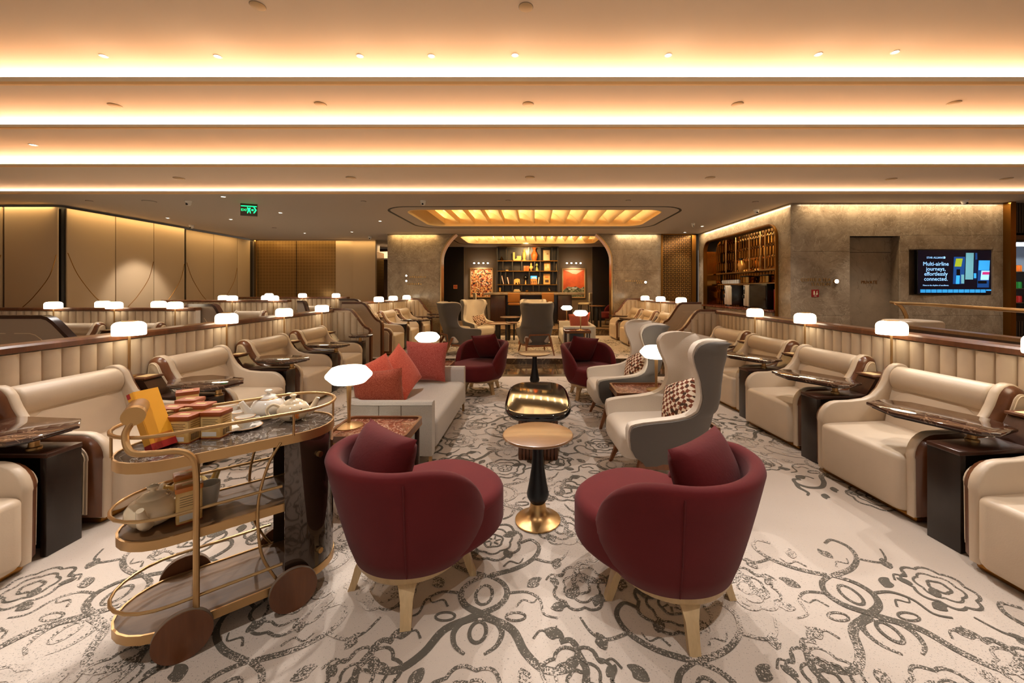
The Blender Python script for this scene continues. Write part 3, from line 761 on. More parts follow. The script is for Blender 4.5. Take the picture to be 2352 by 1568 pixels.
def arm_mesh(sgn, layer):
    """layers of the arm: cushion edge, sloped wood band, recessed outer side panel"""
    full = ARM; ins = offset_poly(ARM, .05); ins = [(p[0], max(.04, p[1])) for p in ins]; ins2 = offset_poly(ARM, .062); ins2 = [(p[0], max(.045, p[1])) for p in ins2]
    sm = offset_poly(ARM, .008); sm = [(p[0], max(.04, p[1])) for p in sm]; bm = nb()
    X = lambda x, o: [(sgn * x, p[0], p[1]) for p in o]
    if layer == 0: rings = [X(.315, sm), X(.322, full), X(.362, full), X(.37, sm)]
    elif layer == 1: rings = [X(.365, sm), X(.395, offset_poly(sm, .012)), X(.415, ins)]; rings[1] = [(p[0], p[1], max(.04, p[2])) for p in rings[1]]
    else: rings = [X(.40, ins), X(.421, ins), X(.427, ins2)]
    loft(bm, rings); return fixn(bm)
def make_armchair(label):
    t = thing('lounge_armchair', label, 'armchair')
    obj('plinth', bx(-.36, .36, -.36, .37, 0, .05, .02), 'brass_dark', t)
    bm = nb(); o = rrect(-.325, .325, -.30, .43, .06, 5); rounded_slab(bm, o, .045, .405, .035, 4); obj('seat', bm, 'leather', t)
    prof = [(-.36, .05), (-.36, .74), (-.30, .80), (-.24, .78), (-.205, .66), (-.185, .60), (-.14, .42), (-.12, .34), (-.20, .06)]
    bm = nb(); loft(bm, [[(x, p[0], p[1]) for p in prof] for x in (-.33, .33)]); fixn(bm); obj('back_shell', bm, 'leather', t)
    # back cushion with rounded upper corners
    bm = nb(); rings = []
    for q in range(9):
        z = .38 + .27 * q / 8; w_ = .305 - (.10 * max(0, (q - 5) / 3) ** 2.2); y = -.125 - .085 * (z - .38) / .27
        rings.append([(-w_, y - .03, z), (-w_ * .96, y + .012, z), (-w_ * .5, y + .026, z), (w_ * .5, y + .026, z), (w_ * .96, y + .012, z), (w_, y - .03, z)])
    loft(bm, rings); fixn(bm); obj('back_cushion', bm, 'leather', t, smooth=50)
    bm = nb(); rings = []
    for x, k in ((-.318, .86), (-.308, .97), (-.29, 1.), (.29, 1.), (.308, .97), (.318, .86)):
        rings.append([(x, -.262 + .092 * k * math.cos(R(a)) * 1.0, .735 + .098 * k * math.sin(R(a))) for a in range(0, 360, 20)])
    loft(bm, rings); fixn(bm); obj('headrest', bm, 'leather', t, smooth=50)
    for s in (-1, 1):
        a = obj('arm', arm_mesh(s, 0), 'leather', t, smooth=50)
        obj('wood_band', arm_mesh(s, 1), 'walnut', a, smooth=50); obj('side_panel', arm_mesh(s, 2), 'leather', a, smooth=30)
        ins = offset_poly(ARM, .062); pts = [(s * .427, p[0], max(.05, p[1])) for p in ins]
        obj('piping', tube(nb(), pts, .004, 6, True), 'piping', a)
    return t
arm0 = make_armchair('x'); ARM_USED = [0]
def armchair(x, y, face, label, group, z=0.):
    """face = world angle the seat looks towards"""
    rz = face - PI / 2
    if not ARM_USED[0]:
        ARM_USED[0] = 1; arm0.location = (x, y, z); arm0.rotation_euler = (0, 0, rz); arm0['label'] = label; arm0['group'] = group; return arm0
    return dup(arm0, (x, y, z), rz, label, group)

def make_lamp():
    t = thing('booth_lamp', 'x', 'lamp')
    obj('foot', lathe(nb(), [(.045, 0), (.045, .008), (.012, .014)], 20), 'champagne', t)
    obj('stem', lathe(nb(), [(.009, .01), (.009, .378)], 12), 'champagne', t)
    r = .106; prof = [(.02, .343), (r * .97, .348), (r, .358), (r, .418)] + [(r - .045 + .045 * math.cos(R(a)), .418 + .042 * math.sin(R(a))) for a in range(15, 91, 15)] + [(.05, .462)]
    obj('shade', lathe(nb(), prof, 32), 'lamp_shade', t, smooth=50)
    obj('cap', lathe(nb(), [(.052, .460), (.052, .467), (.02, .470)], 24), 'champagne', t)
    return t
lamp0 = make_lamp(); LAMP_USED = [0]
def booth_lamp(x, y, label, group, z=.719):
    if not LAMP_USED[0]:
        LAMP_USED[0] = 1; lamp0.location = (x, y, z); lamp0['label'] = label; lamp0['group'] = group; return lamp0
    return dup(lamp0, (x, y, z), 0, label, group)

def make_console(label):
    """wood unit between two armchairs: raised rear box, low shelf, open front leg panel"""
    t = thing('console_unit', label, 'console')
    prof = [(-.42, .56), (-.42, .70), (-.22, .70), (-.13, .56)]
    bm = nb(); loft(bm, [[(x, p[0], p[1]) for p in prof] for x in (-.082, .082)]); fixn(bm); obj('rear_box', bm, 'console_wood', t)
    obj('rear_top', bx(-.09, .09, -.43, -.20, .70, .718, .004), 'walnut', t)
    obj('tray_inlay', bx(-.055, .055, -.31, -.22, .718, .722, .002), 'bone', t)
    obj('shelf', bx(-.085, .085, -.42, .33, .535, .56, .003), 'console_wood', t)
    obj('leg_panel', bx(-.085, .085, .29, .325, 0, .535, .003), 'espresso', t)
    obj('back_panel', bx(-.082, .082, -.42, -.38, 0, .535), 'espresso', t)
    obj('side_panel', bx(-.01, .01, -.40, .29, 0, .535), 'espresso', t)
    return t
con0 = make_console('x'); CON_USED = [0]
def console(x, y, face, label, group, z=0.):
    rz = face - PI / 2
    if not CON_USED[0]:
        CON_USED[0] = 1; con0.location = (x, y, z); con0.rotation_euler = (0, 0, rz); con0['label'] = label; con0['group'] = group; return con0
    return dup(con0, (x, y, z), rz, label, group)
def make_table():
    """swivel side table: clipped marble plate on a short brass post, pivot at origin"""
    t = thing('swivel_table', 'x', 'table')
    obj('post', lathe(nb(), [(.032, 0), (.032, .012), (.022, .016), (.022, .085)], 20), 'brass', t)
    o = [(-.17, -.10), (-.10, -.15), (.10, -.15), (.20, -.02), (.20, .38), (.10, .50), (-.08, .50), (-.20, .30)]
    bm = nb(); rounded_slab(bm, o, .085, .108, .007, 2); top = obj('marble_top', bm, 'marble_table', t, smooth=30)
    obj('under_plate', plate(nb(), [(p[0] * .9, .02 + p[1] * .9) for p in o], [], .073, .086), 'espresso', t)
    return t
tab0 = make_table(); TAB_USED = [0]
def swivel_table(x, y, rz, label, group, z=.56):
    if not TAB_USED[0]:
        TAB_USED[0] = 1; tab0.location = (x, y, z); tab0.rotation_euler = (0, 0, rz); tab0['label'] = label; tab0['group'] = group; return tab0
    return dup(tab0, (x, y, z), rz, label, group)

def channel_mesh(wd, h0, h1):
    bm = nb(); rings = []
    sec = [(-wd / 2, 0), (-wd / 2 + .004, .012)] + [(-wd / 2 + wd * k / 8, .016 + .016 * math.sin(PI * k / 8)) for k in range(1, 8)] + [(wd / 2 - .004, .012), (wd / 2, 0)]
    for z in (h0, h1): rings.append([(p[0], p[1], z) for p in sec])
    loft(bm, rings); fixn(bm); o = obj('channel', bm, 'leather', None, smooth=60); me = o.data; bpy.data.objects.remove(o); return me
CHAN = channel_mesh(.118, .30, 1.02)
WING = [(0, 0), (0, 1.075), (.30, 1.075)] + [(.30 + .36 * t, 1.075 - .36 * (t * t * (3 - 2 * t)) - .0) for t in (.15, .3, .45, .6, .75, .9, 1.)] + [(.69, .68), (.70, .62), (.70, 0)]
def bank(path, side, label, z=0., wings=(0, 0), name='channelled_booth_back', wing_len=1.):
    """upholstered partition along a plan path. side=+1: padded face on the left of travel. wings: side panels at start / end"""
    P = [Vector((p[0], p[1], 0)) for p in path]; o = P[0].copy()
    t = thing(name, label, 'booth partition', (o.x, o.y, z)); L = [p - o for p in P]
    a, b = (0, -.10 * side); lo, hi = min(a, b), max(a, b)
    obj('core', sweep(nb(), L, [(lo, .0), (hi, .0), (hi, 1.03), (lo, 1.03)]), 'leather', t)
    rl = [(-.125 * side, 1.03), (-.125 * side, 1.065), (-.11 * side, 1.08), (.03 * side, 1.08), (.042 * side, 1.065), (.042 * side, 1.03)]
    obj('top_rail', sweep(nb(), L, rl), 'walnut', t)
    obj('base_strip', sweep(nb(), L, [(.001 * side, 0), (.006 * side, 0), (.006 * side, .06), (.001 * side, .06)]), 'brass_dark', t)
    # channels along arc length
    seg = []; tot = 0
    for p, q in zip(L, L[1:]): seg.append((tot, p, q)); tot += (q - p).length
    n = max(1, int(tot / .122)); st = tot / n
    for k in range(n):
        s = (k + .5) * st
        for s0, p, q in reversed(seg):
            if s >= s0: break
        d = (q - p).normalized(); c = p + d * (s - s0); ang = math.atan2(d.y, d.x)
        if side > 0: inst('channel', CHAN, t, (c.x, c.y, 0), (0, 0, ang))
        else: inst('channel', CHAN, t, (c.x, c.y, 0), (0, 0, ang + PI))
    for k, wv in enumerate(wings):
        if not wv: continue
        p, q = (L[0], L[1]) if k == 0 else (L[-1], L[-2]); d = (q - p).normalized()
        nrm = Vector((-d.y, d.x, 0)) * (1 if k == 0 else -1) * side      # direction of the seats
        ang = math.atan2(nrm.y, nrm.x); wl_ = wv if isinstance(wv, float) else 1.
        poly = [(u * wl_ - .1 * (u == 0), v) for u, v in WING]
        m4 = Matrix.Translation(p) @ Matrix.Rotation(ang, 4, 'Z') @ VERT
        # side panel: plate in (u along nrm, z)
        g = obj('wing_panel', plate(nb(), poly, [], -.035, .035, m4), 'leather', t, smooth=25)
        edge = [(u, v) for u, v in poly[1:]]
        pts = [Matrix.Translation(p) @ Matrix.Rotation(ang, 4, 'Z') @ Vector((u, 0, v)) for u, v in edge]
        ax = Matrix.Rotation(ang, 3, 'Z') @ Vector((0, 1, 0))
        obj('wood_edge', sweepv(nb(), pts, .085, .04, ax), 'walnut', g)
        for uu, sz_ in ((.05, 1.), (.168, 1.), (.286, 1.), (.404, .9), (.522, .74)):      # padding turns the corner onto the wing
            c = p + nrm * uu * wl_ + d * .034; inst('channel', CHAN, t, (c.x, c.y, 0), (0, 0, math.atan2(d.y, d.x) - PI / 2), (1, 1, sz_))
        # stitched seam following the wing
        ins = [(u - (.16 if u > .35 else .0) * 1.0, v - .17) for u, v in edge]; ins = [(max(-.05, u), max(.05, v)) for u, v in ins][:-1] + [(poly[-1][0] - .16, .05)]
        for s_ in (-1, 1):
            pts = [Matrix.Translation(p) @ Matrix.Rotation(ang, 4, 'Z') @ Vector((u, s_ * .036, v)) for u, v in ins]
            obj('stitched_seam', tube(nb(), pts, .004, 5), 'piping', g)
    return t

ORD = ['first', 'second', 'third', 'fourth', 'fifth', 'sixth']
# ---- main left bank (seats look +X)
LB = [(-3.40, 1.2), (-3.44, 2.2), (-3.50, 3.6), (-3.60, 5.0), (-3.70, 6.4), (-3.78, 7.45)]
bank(LB, -1, 'long cream channelled booth back with wooden rail left of the trolley', wings=(0, 1))
def lbx(y):
    for (x0, y0), (x1, y1) in zip(LB, LB[1:]):
        if y0 <= y <= y1: return x0 + (x1 - x0) * (y - y0) / (y1 - y0)
LCH = [1.70, 2.82, 3.96, 5.12, 6.28]
for i, y in enumerate(LCH):
    lab = 'cream leather armchair of the left row, %s' % ['cut off at the lower left corner', 'directly behind the trolley handle', 'second beyond the trolley', 'third, left of the sofa', 'last, beside the tall wing panel'][i]
    armchair(lbx(y) + .42, y, R(0), lab, 'lounge armchairs of the left row')
LCO = [2.24, 3.37, 4.52, 5.68, 6.84]
for i, y in enumerate(LCO):
    nm = ['nearest the lower left corner', 'just behind the trolley handle', 'beyond the second armchair', 'beyond the third armchair', 'beside the far wing panel'][i]
    console(lbx(y) + .475, y, R(0), 'dark wood console unit of the left row, %s' % nm, 'consoles of the left row')
    tz = [(-2.79, 2.22, 84), (-2.65, 3.34, 72), (-2.73, 4.48, 72), (-2.81, 5.64, 72), (-2.98, 6.80, 20)][i]
    swivel_table(tz[0] + .0, tz[1], R(tz[2]), 'clipped brown marble swivel table of the left row, %s' % nm, 'swivel tables of the left row')
for i, (px, y) in enumerate(((257, 3.33), (495, 4.48), (637, 5.64), (728, 6.80))):
    booth_lamp(lbx(y) + .10, y, 'glowing drum lamp on the left booth, %s from the camera' % ORD[i], 'drum lamps of the left row')
# ---- main right bank (seats look -X)
RB = [(3.14, 1.2), (3.12, 2.4), (3.13, 3.6), (3.16, 4.8), (3.20, 6.0), (3.22, 7.05)]
bank(RB, 1, 'long cream channelled booth back with wooden rail on the right side', wings=(0, 1))
def rbx(y):
    for (x0, y0), (x1, y1) in zip(RB, RB[1:]):
        if y0 <= y <= y1: return x0 + (x1 - x0) * (y - y0) / (y1 - y0)
RCH = [1.76, 2.86, 3.98, 5.06, 6.14]
for i, y in enumerate(RCH):
    lab = 'cream leather armchair of the right row, %s' % ['cut off by the right edge', 'nearest one seen whole', 'second one seen whole', 'third, behind the wing chair', 'smallest, beside the wing edge'][i]
    armchair(rbx(y) - .43, y, R(186), lab, 'lounge armchairs of the right row')
RCO = [2.30, 3.42, 4.52, 5.60]
for i, y in enumerate(RCO):
    nm = ['nearest the right picture edge', 'between the two nearest whole armchairs', 'behind the large wing chair', 'farthest of the row'][i]
    console(rbx(y) - .475, y, R(186), 'dark wood console unit of the right row, %s' % nm, 'consoles of the right row')
    tz = [(2.57, 2.34, 22), (2.58, 3.42, 28), (2.60, 4.52, 28), (2.62, 5.6, 28)][i]
    swivel_table(tz[0], tz[1], R(tz[2]), 'clipped brown marble swivel table of the right row, %s' % nm, 'swivel tables of the right row')
for i, y in enumerate((2.34, 3.38, 4.50, 5.58)):
    booth_lamp(rbx(y) - .10, y, 'glowing drum lamp on the right booth, %s from the camera' % ORD[i], 'drum lamps of the right row')

# ---- rear left and rear right groups on the raised floor
BL = [(-3.75, 7.99), (-3.72, 9.2), (-3.66, 10.3), (-3.62, 11.3)]
bank(BL, -1, 'rear left booth back whose tan end panel faces the camera', ZP, (1, 1))
for i, y in enumerate((8.50, 9.62, 10.70)):
    armchair(-3.30, y, R(0), 'tan lounge armchair of the rear left group, %s from its end panel' % ORD[i], 'lounge armchairs of the rear left group', ZP)
    if i < 3:
        console(-3.25, y + .56, R(0), 'console unit of the rear left group, %s from its end panel' % ORD[i], 'consoles of the rear left group', ZP)
        swivel_table(-2.86, y + .52, R(-84), 'marble swivel table of the rear left group, %s from its end panel' % ORD[i], 'swivel tables of the rear left group', ZP + .56)
        booth_lamp(PX((870, 903, 934)[i], y + .50), y + .50, 'glowing drum lamp of the rear left group, %s from its end panel' % ORD[i], 'drum lamps of the rear left group', ZP + .719)
BR = [(3.20, 7.92), (3.06, 9.0), (2.98, 10.1), (2.95, 11.3)]
bank(BR, 1, 'rear right booth back before the bronze screen with tan end panel', ZP, (1, 1))
for i, y in enumerate((8.70, 9.78, 10.86)):
    armchair((2.66, 2.58, 2.52)[i], y, R(182), 'tan lounge armchair of the rear right group, %s from its end panel' % ORD[i], 'lounge armchairs of the rear right group', ZP)
    booth_lamp((3.00, 2.92, 2.86)[i], (8.16, 9.24, 10.32)[i], 'glowing drum lamp of the rear right group, %s from its end panel' % ORD[i], 'drum lamps of the rear right group', ZP + .719)
    swivel_table((2.36, 2.30, 2.24)[i], y - .54, R(20), 'marble swivel table of the rear right group, %s from its end panel' % ORD[i], 'swivel tables of the rear right group', ZP + .56)
    console((2.72, 2.64, 2.58)[i], y - .54, R(182), 'console unit of the rear right group, %s from its end panel' % ORD[i], 'consoles of the rear right group', ZP)

# ---- far left rows: banks facing the camera
def far_row(y, x0, x1, z, chairs, lamps, name, wings=(0, 0)):
    bank([(x0, y), (x1, y)], -1, 'cream channelled booth back facing the camera, %s' % name, z, wings)
    for i, x in enumerate(chairs): armchair(x, y - .43, R(-90), 'camera-facing cream armchair, far left, %s, %s from left' % (name, ORD[i]), 'armchairs of the far left rows', z).scale = (.88, 1, 1)
    for i, x in enumerate(lamps): booth_lamp(x, y - .08, 'drum lamp, far left, %s, %s from left' % (name, ORD[i]), 'drum lamps of the far left rows', z + .719)
    for i, x in enumerate(lamps): console(x, y - .42, R(-90), 'console unit, far left, %s, %s from left' % (name, ORD[i]), 'consoles of the far left rows', z)
YR = 6.72
far_row(YR, -9.6, -5.72, ZP - .1 + .06, (-8.60, -7.50, -6.49), (PX(136, YR), PX(274, YR), PX(412, YR)), 'row before the leather wall panels')
for i, px in enumerate((237, 365)): booth_lamp(PX(px, 7.1), 7.1, 'drum lamp partly hidden behind the row before the leather wall, %s' % ('left one', 'right one')[i], 'drum lamps of the far left rows', .779); console(PX(px, 7.1), 7.45, R(90), 'console behind the leather-wall row, under its %s hidden lamp' % ('left', 'right')[i], 'consoles of the far left rows', .06)
far_row(9.3, -8.7, -5.75, ZP + .02, (-7.56, -6.53), (PX(532, 9.2), PX(627, 9.2)), 'middle row', (0, 0))
for i, px in enumerate((513, 612)): booth_lamp(PX(px, 9.7), 9.7, 'drum lamp just behind the middle far left row, %s' % ('left one', 'right one')[i], 'drum lamps of the far left rows', ZP + .739); console(PX(px, 9.7), 10.05, R(90), 'console behind the middle far left row, under its %s lamp' % ('left', 'right')[i], 'consoles of the far left rows', ZP + .02)
far_row(11.4, -8.6, -5.35, ZP + .05, (-6.12,), (PX(617, 11.3), PX(694, 11.3), PX(771, 11.3)), 'row before the gold screen')
def end_panel(x0, x1, y, z, label, s_left, s_right):
    """back-to-back end panel of two banks, seen flat on, with swept wooden edges"""
    t = thing('booth_end_panel', label, 'booth partition', ((x0 + x1) / 2, y, z)); xm = 0
    hw = (x1 - x0) / 2
    for s in (-1, 1):
        if not (s_left if s < 0 else s_right): continue
        poly = [(s * u * hw / .70, v) for u, v in WING]
        g = obj('panel', plate(nb(), poly if s > 0 else list(reversed(poly)), [], -.04, .04, VERT), 'leather_grey', t, smooth=25)
        obj('wood_edge', sweepv(nb(), [(u, 0, v) for u, v in poly[1:]], .10, .045, (0, 1, 0)), 'walnut_dark', g)
        ins = [(s * max(.06, abs(u) - .16), max(.05, v - .22)) for u, v in poly[1:-1]]
        obj('stitched_seam', tube(nb(), [(u, -.042, v) for u, v in ins], .005, 5), 'piping', g)
    return t
end_panel(PX(-135, 5.4), PX(200, 5.4), 5.4, 0, 'grey leather end panel of a double booth behind the left lamp', 1, 1)
end_panel(PX(402, 6.9), PX(528, 6.9), 6.9, ZP, 'grey leather end panel between the far left rows, with two swept edges', 1, 1)
end_panel(PX(655, 9.0), PX(715, 9.0), 9.0, ZP, 'small dark leather end panel of the middle far left row', 0, 1)
end_panel(PX(700, 10.6), PX(862, 10.6), 10.6, ZP, 'wide dark panel before the pilaster, behind the rear left group', 0, 1)

# ---- divider with brass rail behind the right bank
dv = thing('divider', 'low dark wood divider with pale top edge behind the right booth', 'divider', (4.75, 5.3, 0))
obj('body', sweep(nb(), [(0, 0, 0), (-.12, -1.0, 0), (-.3, -2.4, 0)], [(-.05, 0), (.05, 0), (.05, .96), (-.05, .96)]), 'walnut_dark', dv)
obj('top_edge', sweep(nb(), [(0, 0, 0), (-.12, -1.0, 0), (-.3, -2.4, 0)], [(-.07, .96), (.07, .96), (.07, .995), (-.07, .995)]), 'table_wood', dv)
hr = thing('brass_rail_bench', 'curved tan bench back under a long brass handrail by the marble wall', 'bench', (5.6, 6.2, 0))
rp = cat([(.32, .42, 1.235), (.1, .1, 1.235), (-.2, -.8, 1.235), (-.6, -1.9, 1.235), (-1.0, -3.0, 1.235)], 5)
obj('handrail', tube(nb(), rp, .022, 8), 'brass', hr)
obj('post', tube(nb(), cat([(.08, .06, 1.23), (.2, .1, 1.17), (.3, .14, 1.05), (.33, .15, .9), (.33, .15, .0)], 5), .028, 8), 'brass', hr)
bm = nb(); rounded_slab(bm, rrect(-.25, .35, -.5, .05, .12, 5), .40, .99, .05, 3); obj('bench_back', bm, 'leather', hr)

# ================================================================= CENTRE GROUP
# ---- red swivel tub chairs
def make_tub(label):
    t = thing('tub_chair', label, 'chair')
    def hgt(p):
        a = abs(p)      # level rim round the back, quarter-ellipse fall towards the front
        return .70 - .02 * (a / 128) ** 2 if a < 52 else .245 + .4517 * math.sqrt(max(0, 1 - ((a - 52) / 76) ** 2.1))
    bm = nb(); rings = []; N = 64
    for i in range(N + 1):
        ph = -128 + 256 * i / N; h = hgt(ph); d = Vector((math.sin(R(ph)), -math.cos(R(ph)), 0))
        def pt(r, z): p = d * r; p.y = p.y * .98; p.z = z; return p
        wgt = min(1, max(0, (abs(ph) - 35) / 65)); wgt = wgt * wgt * (3 - 2 * wgt)
        def ro(z, wgt=wgt):
            zz_ = max(0, z - .2); back = .275 + .135 * min(1, zz_ / .5) ** .8; side = .285 + .085 * min(1, zz_ / .16) ** .55
            return back * (1 - wgt) + side * wgt
        ring = [pt(ro(.205) - .02, .20)] + [pt(ro(z), z) for z in [.205 + (h - .03 - .205) * k / 6 for k in range(7)]]
        top = h - .03; rr = ro(top); th = .07
        ring += [pt(rr - th / 2 + th / 2 * math.cos(R(a)), top + .03 * math.sin(R(a))) for a in (35, 70, 110, 145)]
        ring += [pt(ro(z) - th, z) for z in [top + (.205 - top) * k / 4 for k in range(5)]] + [pt(ro(.205) - th, .20)]
        rings.append(ring)
    loft(bm, rings); fixn(bm); sh = obj('back_shell', bm, 'red_fabric', t, smooth=60)
    SW = (17 / 65) ** 2 * (3 - 2 * 17 / 65)
    for a in (-52, 52):      # upholstery seams down the shell
        pts = []
        for k in range(10):
            z = .21 + (hgt(a) - .035 - .21) * k / 9; r = (.275 + .135 * min(1, (z - .2) / .5) ** .8) * (1 - SW) + SW * (.285 + .085 * min(1, (z - .2) / .16) ** .55) + .0015; pts.append((math.sin(R(a)) * r, -math.cos(R(a)) * r * .98, z))
        obj('seam', tube(nb(), pts, .003, 5), 'red_cushion', sh)
    bm = nb(); o = [(p[0], p[1] + .11) for p in sellipse(.325, .36, 2.4, 40)]; rounded_slab(bm, o, .215, .43, .045, 5); seat = obj('seat', bm, 'red_fabric', t, smooth=50)
    o2 = [(p[0] * .99, p[1] * .99, .388) for p in sellipse(.325, .36, 2.4, 40)]; obj('seam', tube(nb(), [(p[0], p[1] + .11, p[2]) for p in o2], .003, 5, True), 'red_cushion', seat)
    base = obj('swivel_base', lathe(nb(), [(.20, .155), (.25, .16), (.264, .18), (.266, .205), (.2, .207)], 36), 'ash', t)
    for k in range(4):
        a = R(45 + 90 * k); ca, sa = math.cos(a), math.sin(a); rings = []
        for r, z, wv, tv in ((.20, .185, .12, .03), (.235, .155, .075, .036), (.255, .11, .054, .036), (.272, .05, .048, .034), (.29, 0, .046, .032)):
            rings.append([(ca * (r + i * tv / 2) - sa * j * wv / 2, sa * (r + i * tv / 2) + ca * j * wv / 2, z) for i, j in ((-1, -1), (1, -1), (1, 1), (-1, 1))])
        b2 = nb(); loft(b2, rings); fixn(b2); obj('leg', b2, 'ash', base, smooth=30)
    return t
def cushion(x, y, z, w_, h_, th_, rot, mat, label, group=None, name='cushion'):
    bm = pillow(nb(), w_, h_, th_); o = obj(name, bm, mat, None, (x, y, z), rot, 70); tag(o, label, 'cushion', group)
    return o
tub0 = make_tub('wine red tub chair at the front left, its back to the camera')
TUBS = [(-.60, 1.985, -42, 7, 'wine red tub chair at the front left, its back to the camera'), (.635, 1.875, 42, 3, 'wine red tub chair at the front right, its back to the camera'),
        (-.76, 5.70, 155, 20, 'wine red tub chair beyond the sofa, facing the camera'), (.74, 5.42, 205, -20, 'wine red tub chair beyond the coffee table on the right, facing the camera')]
TC = ['plain wine red cushion in the front left tub chair', 'plain wine red cushion in the front right tub chair', 'square wine red cushion in the rear left tub chair', 'square wine red cushion in the rear right tub chair']
for i, (x, y, a, br, lab) in enumerate(TUBS):
    t = tub0 if i == 0 else dup(tub0, (x, y, 0), R(a), lab)
    t.location = (x, y, 0); t.rotation_euler = (0, 0, R(a)); t['group'] = 'wine red tub chairs'
    for ch in t.children:
        if ch.name.startswith('swivel_base'): ch.rotation_euler = (0, 0, R(br - (0 if i else 0)))
    # cushion leans on the inside of the back
    lean = R((68, 68, 66, 66)[i]); M = Matrix.Translation((x, y, 0)) @ Matrix.Rotation(R(a), 4, 'Z')
    loc = M @ Vector(((-.075, .075, .0, .02)[i], (-.15, -.15, -.15, -.15)[i], (.585, .585, .62, .62)[i]))
    eul = (Matrix.Rotation(R(a), 4, 'Z') @ Matrix.Rotation(lean, 4, 'X') @ Matrix.Rotation(R((0, 0, -8, 9)[i]), 4, 'Z')).to_euler()
    cushion(loc.x, loc.y, loc.z, (.46, .46, .44, .44)[i], .38, (.21, .21, .18, .18)[i], eul, 'red_cushion', TC[i], 'wine red cushions')

# ---- pedestal tables
def make_pedestal(label):
    t = thing('pedestal_table', label, 'table')
    obj('base', lathe(nb(), [(.135, 0), (.142, .004), (.142, .012), (.12, .022), (.085, .034), (.06, .06), (.05, .09), (.046, .118), (.03, .122)], 40), 'brass', t, smooth=50)
    obj('stem', lathe(nb(), [(.03, .118), (.05, .124), (.066, .15), (.070, .172), (.064, .20), (.052, .26), (.040, .34), (.033, .42), (.032, .52), (.03, .53)], 36), 'black_metal', t, smooth=50)
    prof = [(.05, .522), (.20, .524), (.216, .530), (.222, .537), (.218, .545), (.21, .548), (.0, .548)]
    obj('top', lathe(nb(), prof, 56), 'table_wood', t, smooth=40)
    return t
ped0 = make_pedestal('round wooden pedestal table in front, between the two front tub chairs'); ped0.location = (.02, 2.50, 0); ped0['group'] = 'pedestal tables'
dup(ped0, (0., 5.65, 0), 0, 'round wooden pedestal table at the back, between the two rear tub chairs', 'pedestal tables')

# ---- coffee table
ct = thing('coffee_table', 'low coffee table with mirror-polished dark top on ribbed wood base', 'table', (.03, 3.86, 0))
bm = nb(); rounded_slab(bm, sellipse(.305, .60, 3.4, 64), .355, .42, .03, 5); obj('top', bm, 'black_gloss', ct, smooth=60)
obj('core', bx(-.155, .155, -.47, .47, .02, .36), 'espresso', ct)
sl = None
def slat(x, y, rz):
    global sl
    if sl is None: o = obj('slat', bx(-.0125, .0125, -.008, .012, .0, .36, .004, 1), 'walnut', ct, (x, y, 0), (0, 0, rz)); sl = o.data
    else: inst('slat', sl, ct, (x, y, 0), (0, 0, rz))
for k in range(11):
    x = -.15 + .03 * k; slat(x, -.472, PI); slat(x, .472, 0)
for k in range(31):
    y = -.45 + .03 * k; slat(-.157, y, PI / 2); slat(.157, y, -PI / 2)

# ---- sofa
def make_sofa(label, cat_='sofa'):
    t = thing('sofa', label, cat_); L, D = .78, .37     # half length, half depth; local +Y = front
    path = [(-L, D, 0), (-L, .05, 0)] + [(-L + .16 - .16 * math.cos(R(a)), -D + .16 - .16 * math.sin(R(a)), 0) for a in range(0, 91, 15)] + [(L - .16 + .16 * math.sin(R(a)), -D + .16 - .16 * math.cos(R(a)), 0) for a in range(0, 91, 15)] + [(L, .05, 0), (L, D, 0)]
    pr = [(0, .10)] + [(.0, .50), (.006, .522), (.02, .535), (.075, .535), (.09, .522), (.095, .50), (.095, .10)]
    obj('back_and_arms', sweep(nb(), path, pr), 'sofa_fabric', t, smooth=40)
    obj('piping', tube(nb(), [(p[0], p[1], .512) for p in path], .005, 6), 'sofa_fabric', t)
    for x in (-.5, -.25, 0, .25, .5): obj('seam', bx(x - .002, x + .002, -D - .004, -D, .12, .51), 'grey_cap', t)
    for s in (-1, 1):
        for y in (-.06, .12): obj('seam', bx(s * L - .004, s * L + .004, y - .002, y + .002, .12, .51), 'grey_cap', t)
    bm = nb(); rounded_slab(bm, rrect(-L + .10, L - .10, -D + .1, D + .015, .05, 4), .11, .375, .05, 4); obj('seat', bm, 'sofa_fabric', t, smooth=50)
    for s in (-1, 1):
        for y in (D - .02, -D + .12): obj('leg', bx(s * (L - .035) - .012, s * (L - .035) + .012, y - .012, y + .012, 0, .11), 'champagne', t)
    return t
so = make_sofa('pale grey two-seat sofa with low back beside the coffee table'); so.location = (-1.20, 4.0, 0); so.rotation_euler = (0, 0, R(-90))
ZAX = lambda a, b, c: (Matrix.Rotation(c, 4, 'Z') @ Matrix.Rotation(b, 4, 'Y') @ Matrix.Rotation(a, 4, 'X')).to_euler()
def face_rot(n, roll=0.):
    """orientation whose pillow faces along n, rolled in its own plane"""
    n = Vector(n).normalized(); up = Vector((0, 0, 1)); u = (up - n * up.dot(n)).normalized(); x = u.cross(n)
    m = Matrix((x, u, n)).transposed().to_4x4(); return (m @ Matrix.Rotation(R(roll), 4, 'Z')).to_euler()
cushion(-1.34, 3.42, .575, .43, .40, .15, face_rot((.12, -.95, -.22), 3), 'cushion_rust', 'rust brown cushion against the near arm of the grey sofa', 'sofa cushions')
cushion(-1.44, 3.68, .60, .42, .42, .14, face_rot((.75, -.5, .40), 14), 'cushion_red', 'speckled red cushion behind the rust one on the grey sofa', 'sofa cushions')
cushion(-1.34, 4.02, .62, .45, .45, .14, face_rot((.88, -.25, .42), 22), 'cushion_red', 'bright red cushion leaning in the middle of the grey sofa', 'sofa cushions')
cushion(-1.25, 4.57, .625, .48, .45, .15, face_rot((.05, -.96, .22), -2), 'cushion_rose', 'rose red square cushion against the far arm of the grey sofa', 'sofa cushions')

